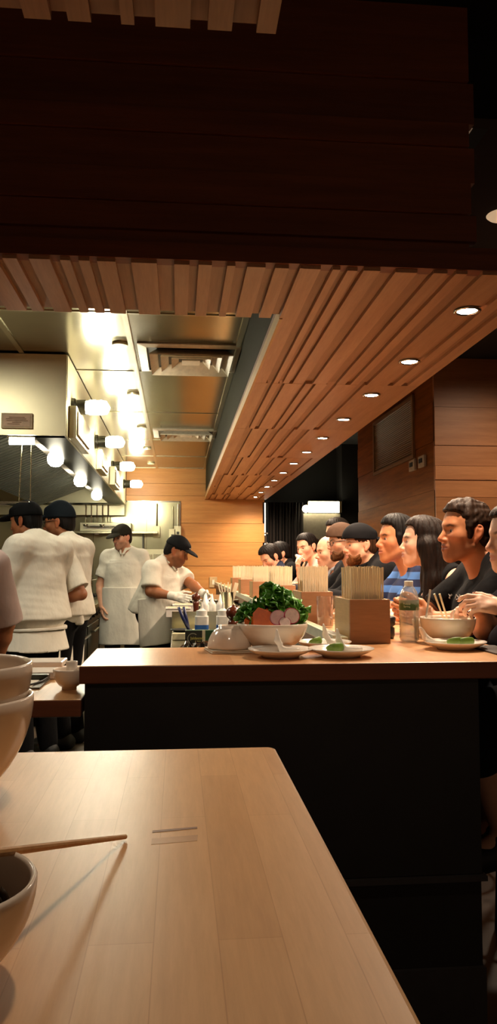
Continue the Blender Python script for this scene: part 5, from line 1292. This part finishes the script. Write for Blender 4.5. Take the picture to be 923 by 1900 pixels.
# ------------------------------------------------------------------ cooks
def apron(root, J, bulk=1., belly=0., bib=True, hem=.5, g=.030, wide=.21, step=.009, name='apron', back=False, wrap=.03):
    R = basis(J); pz = A3(J['pelvis'])
    s = S(); s.frame(); m = (A3(J['knL']) + A3(J['knR'])) / 2
    s.skirt((m[0], m[1] + .01, hem), (wide + .02, .155), A3(pz) + A3((0, .0, .13)), (.185 * bulk + g + belly * .3, .135 * bulk + g + belly * .8), .02, 0, 2.4)
    if not back: s.half((0, pz[1] - wrap, 0), (0, -1, 0), .006)
    o = smesh(s, name, M['apron'], root, step, ((.006, 12, 5, 2, (1, 1, .3)), (.003, 34, 4, 5, (1, 1, .4))))
    if bib:
        b = S(); torso(b, J, g - .004, False, bulk, .055, belly); b.frame(R, A3(J['chest'])); b.box((0, .18, -.085), (.135, .17, .205), .02, .006, 2 + 0) if False else None
        b.half((.14, 0, 0), (1, 0, .12)); b.half((-.14, 0, 0), (-1, 0, .12)); b.half((0, .02, 0), (0, -1, 0)); b.half((0, 0, .10), (0, 0, 1)); b.half((0, 0, -.30), (0, 0, -1))
        smesh(b, 'bib', M['apron'], o, step, ((.003, 16, 4, 1),))
    return o
# back view cook, nearest in full
J = standing(1.76, .185); yw = math.radians(52)
J.update(head=(-.03, .085, 1.60), neck=(0, .01, 1.455), elR=(.30, .05, 1.10), wrR=(.16, .24, 1.02), elL=(-.30, .04, 1.10), wrL=(-.16, .24, 1.02), chest=(0, .02, 1.27))
r0, R, t, sc, _ = figure('cook in a white shirt seen from behind, short black hair and cap', -.945, 5.30, yw, J, (.28, -.18, 0, 1.03), 'brown', brow='120c09', step=.010, hstep=.0048, bulk=1.08)
hair(r0, R, t, sc, 'short', '0f0c0b', .0048); cap(r0, R @ rot(0, .12), t, sc, plain('chef_cap_dark', '0d0d0e', .9, Specular_IOR_Level=.08))
o = top(r0, J, M['chef'], 'chef_shirt', g=.028, sleeve=.85, hem=.86, bulk=1.10, neck=.066, collar=.013, step=.0085, boxy=.035, wobs=((.010, 7, 5, 1), (.006, 17, 5, 4, (1, 1, 1.6)), (.002, 60, 4, 2)))
ap = S(); ap.skirt((0, .02, .755), (.255, .19), (0, .005, .885), (.215, .16), .01, 0, 2.3)
smesh(ap, 'apron', M['apron'], r0, .008, ((.009, 13, 5, 2, (1, 1, .35)), (.004, 34, 4, 5, (1, 1, .4)))); trousers(r0, J, M['trouser'], g=.02); shoes(r0, J, M['dark'])
s = S(); s.skirt((0, .0, .872), (.232, .176), (0, .0, .895), (.232, .176), .01); smesh(s, 'apron_tie', M['apron'], r0, .008, ((.004, 22, 4, 2),))
q = thing('towel', 'white kitchen towel tucked at the waist of the cook seen from behind', 'towel', (-1.145, 5.10, .70)); s = S(); s.box((0, 0, 0), (.055, .012, .11), .01, .01, 0, rot(.4)); V, F = s.mesh(.007, (), 0); V += normals(V, F) * (.004 * wob(V, 30, 4, 2))[:, None]; to_mesh('cloth', V, F, M['apron'], q)
# second cook, glasses, facing left
J = standing(1.78, .18); yw = math.radians(72)
J.update(head=(0, .085, 1.615), neck=(0, .02, 1.46), elL=(-.215, -.20, 1.10), wrL=(-.19, .05, 1.055), elR=(.23, .02, 1.12), wrR=(.12, .25, 1.08))
r0, R, t, sc, _ = figure('cook with glasses and a dark cap facing left, arm bent', -.79, 5.72, yw, J, (.15, -.12, 0, 1.05), 'brown', brow='120c09', step=.010, hstep=.0048)
hair(r0, R, t, sc, 'under', '120d0b', .006); cap(r0, R @ rot(0, .1), t, sc, plain('chef_cap_navy', '11161b', .9, Specular_IOR_Level=.08), tall=.02); specs(r0, R, t, sc)
top(r0, J, M['chef'], 'chef_shirt', g=.022, sleeve=.88, hem=.90, boxy=.025, bulk=1.04, neck=.066, collar=.012, step=.009, wobs=((.008, 9, 5, 1), (.006, 22, 5, 4, (1, 1, 1.5)), (.0015, 60, 4, 2)))
apron(r0, J, 1.02, .0, True, .52); trousers(r0, J, M['trouser']); shoes(r0, J, M['dark'])
q = thing('towel', 'white towel hanging from the second cook\'s apron string', 'towel', (-.695, 5.62, .93)); s = S(); s.box((0, 0, 0), (.030, .045, .055), .02, .01); V, F = s.mesh(.006, (), 0); V += normals(V, F) * (.006 * wob(V, 36, 4, 2))[:, None]; to_mesh('cloth', V, F, M['apron'], q)
# third cook, facing us, head turned
J = standing(1.74, .178); yw = math.radians(172)
J.update(head=(.015, .045, 1.585), elR=(.245, .0, 1.10), wrR=(.20, .10, .88), elL=(-.26, -.02, 1.12), wrL=(-.27, .06, .9))
r0, R, t, sc, _ = figure('tall cook in white shirt and long apron walking between counters', -.55, 8.0, yw, J, (-.62, -.15, 0, 1.0), 'light', brow='3a2818', stub='6a4a38', step=.010, hstep=.005, hands=dict(R=dict(nrm=(-1, -.3, 0)), L=dict(nrm=(1, -.3, 0))))
hair(r0, R, t, sc, 'under', '2a1c14', .006); cap(r0, R, t, sc, plain('chef_cap_olive', '2b2820', .8, Specular_IOR_Level=.08), tall=.004)
top(r0, J, M['chef'], 'chef_shirt', g=.015, sleeve=.72, hem=.86, boxy=.012, th=.95, neck=.064, collar=.013, step=.009, wobs=((.008, 9, 5, 1), (.006, 22, 5, 4, (1, 1, 1.5)), (.0015, 60, 4, 2)))
apron(r0, J, 1.0, .0, True, .50, .032, .22); trousers(r0, J, M['trouser']); shoes(r0, J, M['dark'])
# fourth cook, bent over the prep counter, facing right
J = standing(1.66, .20); yw = math.radians(-115)
J.update(head=(.0, .215, 1.430), neck=(0, .10, 1.325), shR=(.20, .065, 1.262), shL=(-.20, .065, 1.262), chest=(0, .055, 1.15), waist=(0, .03, 1.0), pelvis=(0, -.02, .88), elR=(.262, .085, 1.075), wrR=(.262, .315, 1.035), elL=(-.115, .30, 1.135), wrL=(.02, .49, 1.045))
r0, R, t, sc, _ = figure('stocky cook in black cap bending over the prep counter', -.20, 7.0, yw, J, (.22, -.42, 0, 1.03), 'brown', brow='120c09', stub='3a2418', step=.009, hstep=.005, bulk=1.15, belly=.05, th=1.1, fat=.006)
hair(r0, R, t, sc, 'under', '120d0b', .006); o = cap(r0, R, t, sc, plain('chef_cap_black', '121214', .7, Specular_IOR_Level=.08), brimdown=.1)
MB().box(-.016, .016, -.002, .002, -.003, .003, Matrix.Translation(R @ A3((.02, .100, .062)) * sc + t) @ Matrix(R.tolist()).to_4x4()).build('logo', wh_, o)
top(r0, J, M['chef'], 'chef_shirt', g=.020, sleeve=.80, hem=.885, boxy=.004, bulk=1.17, belly=.05, neck=.066, collar=.013, th=1.12, step=.009, wobs=((.008, 9, 5, 1), (.006, 22, 5, 4, (1, 1, 1.5)), (.0015, 60, 4, 2)))
apron(r0, J, 1.15, .05, True, .60, .035, .21, wrap=.02); trousers(r0, J, M['trouser'], bulk=1.1); shoes(r0, J, M['dark'])
gv = plain('glove_white', 'd9d2c4', .5)
for q in 'RL':
    s = S(); a = A3(J['wr' + q]); f = a - A3(J['el' + q]); f /= np.linalg.norm(f); s.cone(a - f * .045, a, .036, .036, .01)
    add_hand(s, a, f, (1 if q == 'L' else -1, .1, -.3), 1 if q == 'R' else -1, sc=1.13); smesh(s, 'glove', gv, r0, .005)
R4 = Matrix.Translation((-.20, 7.0, 0)) @ Matrix.Rotation(yw, 4, 'Z'); p = R4 @ Vector((.08, .235, .78))
q = thing('towel', 'folded white towel hanging at the bent cook\'s apron', 'towel', p, yw + PI); s = S(); s.box((0, 0, 0), (.06, .012, .115), .008, .01, 0, rot(.1)); s.box((.012, -.018, .01), (.05, .01, .10), .008, .004, 0, rot(.1)); V, F = s.mesh(.006, (), 0); V += normals(V, F) * (.003 * wob(V, 30, 4, 2))[:, None]; to_mesh('cloth', V, F, M['apron'], q)
# the arm at the left edge belongs to a person in a grey T-shirt
J = standing(1.62, .19); yw = math.radians(35)
J.update(elR=(.29, .03, .985), wrR=(.275, .14, .75))
r0, R, t, sc, _ = figure('person in a mauve grey T-shirt at the left edge, one arm showing', -1.125, 4.05, yw, J, (.2, -.2, 0, 1.0), 'brown', brow='120c09', step=.010, hstep=.006)
hair(r0, R, t, sc, 'short', '0f0c0b', .006); top(r0, J, cloth('mauve_cotton', 'b8a29a', .25), g=.024, sleeve=.95, hem=.80, step=.009, th=1.1); trousers(r0, J, M['trouser']); shoes(r0, J, M['dark'])
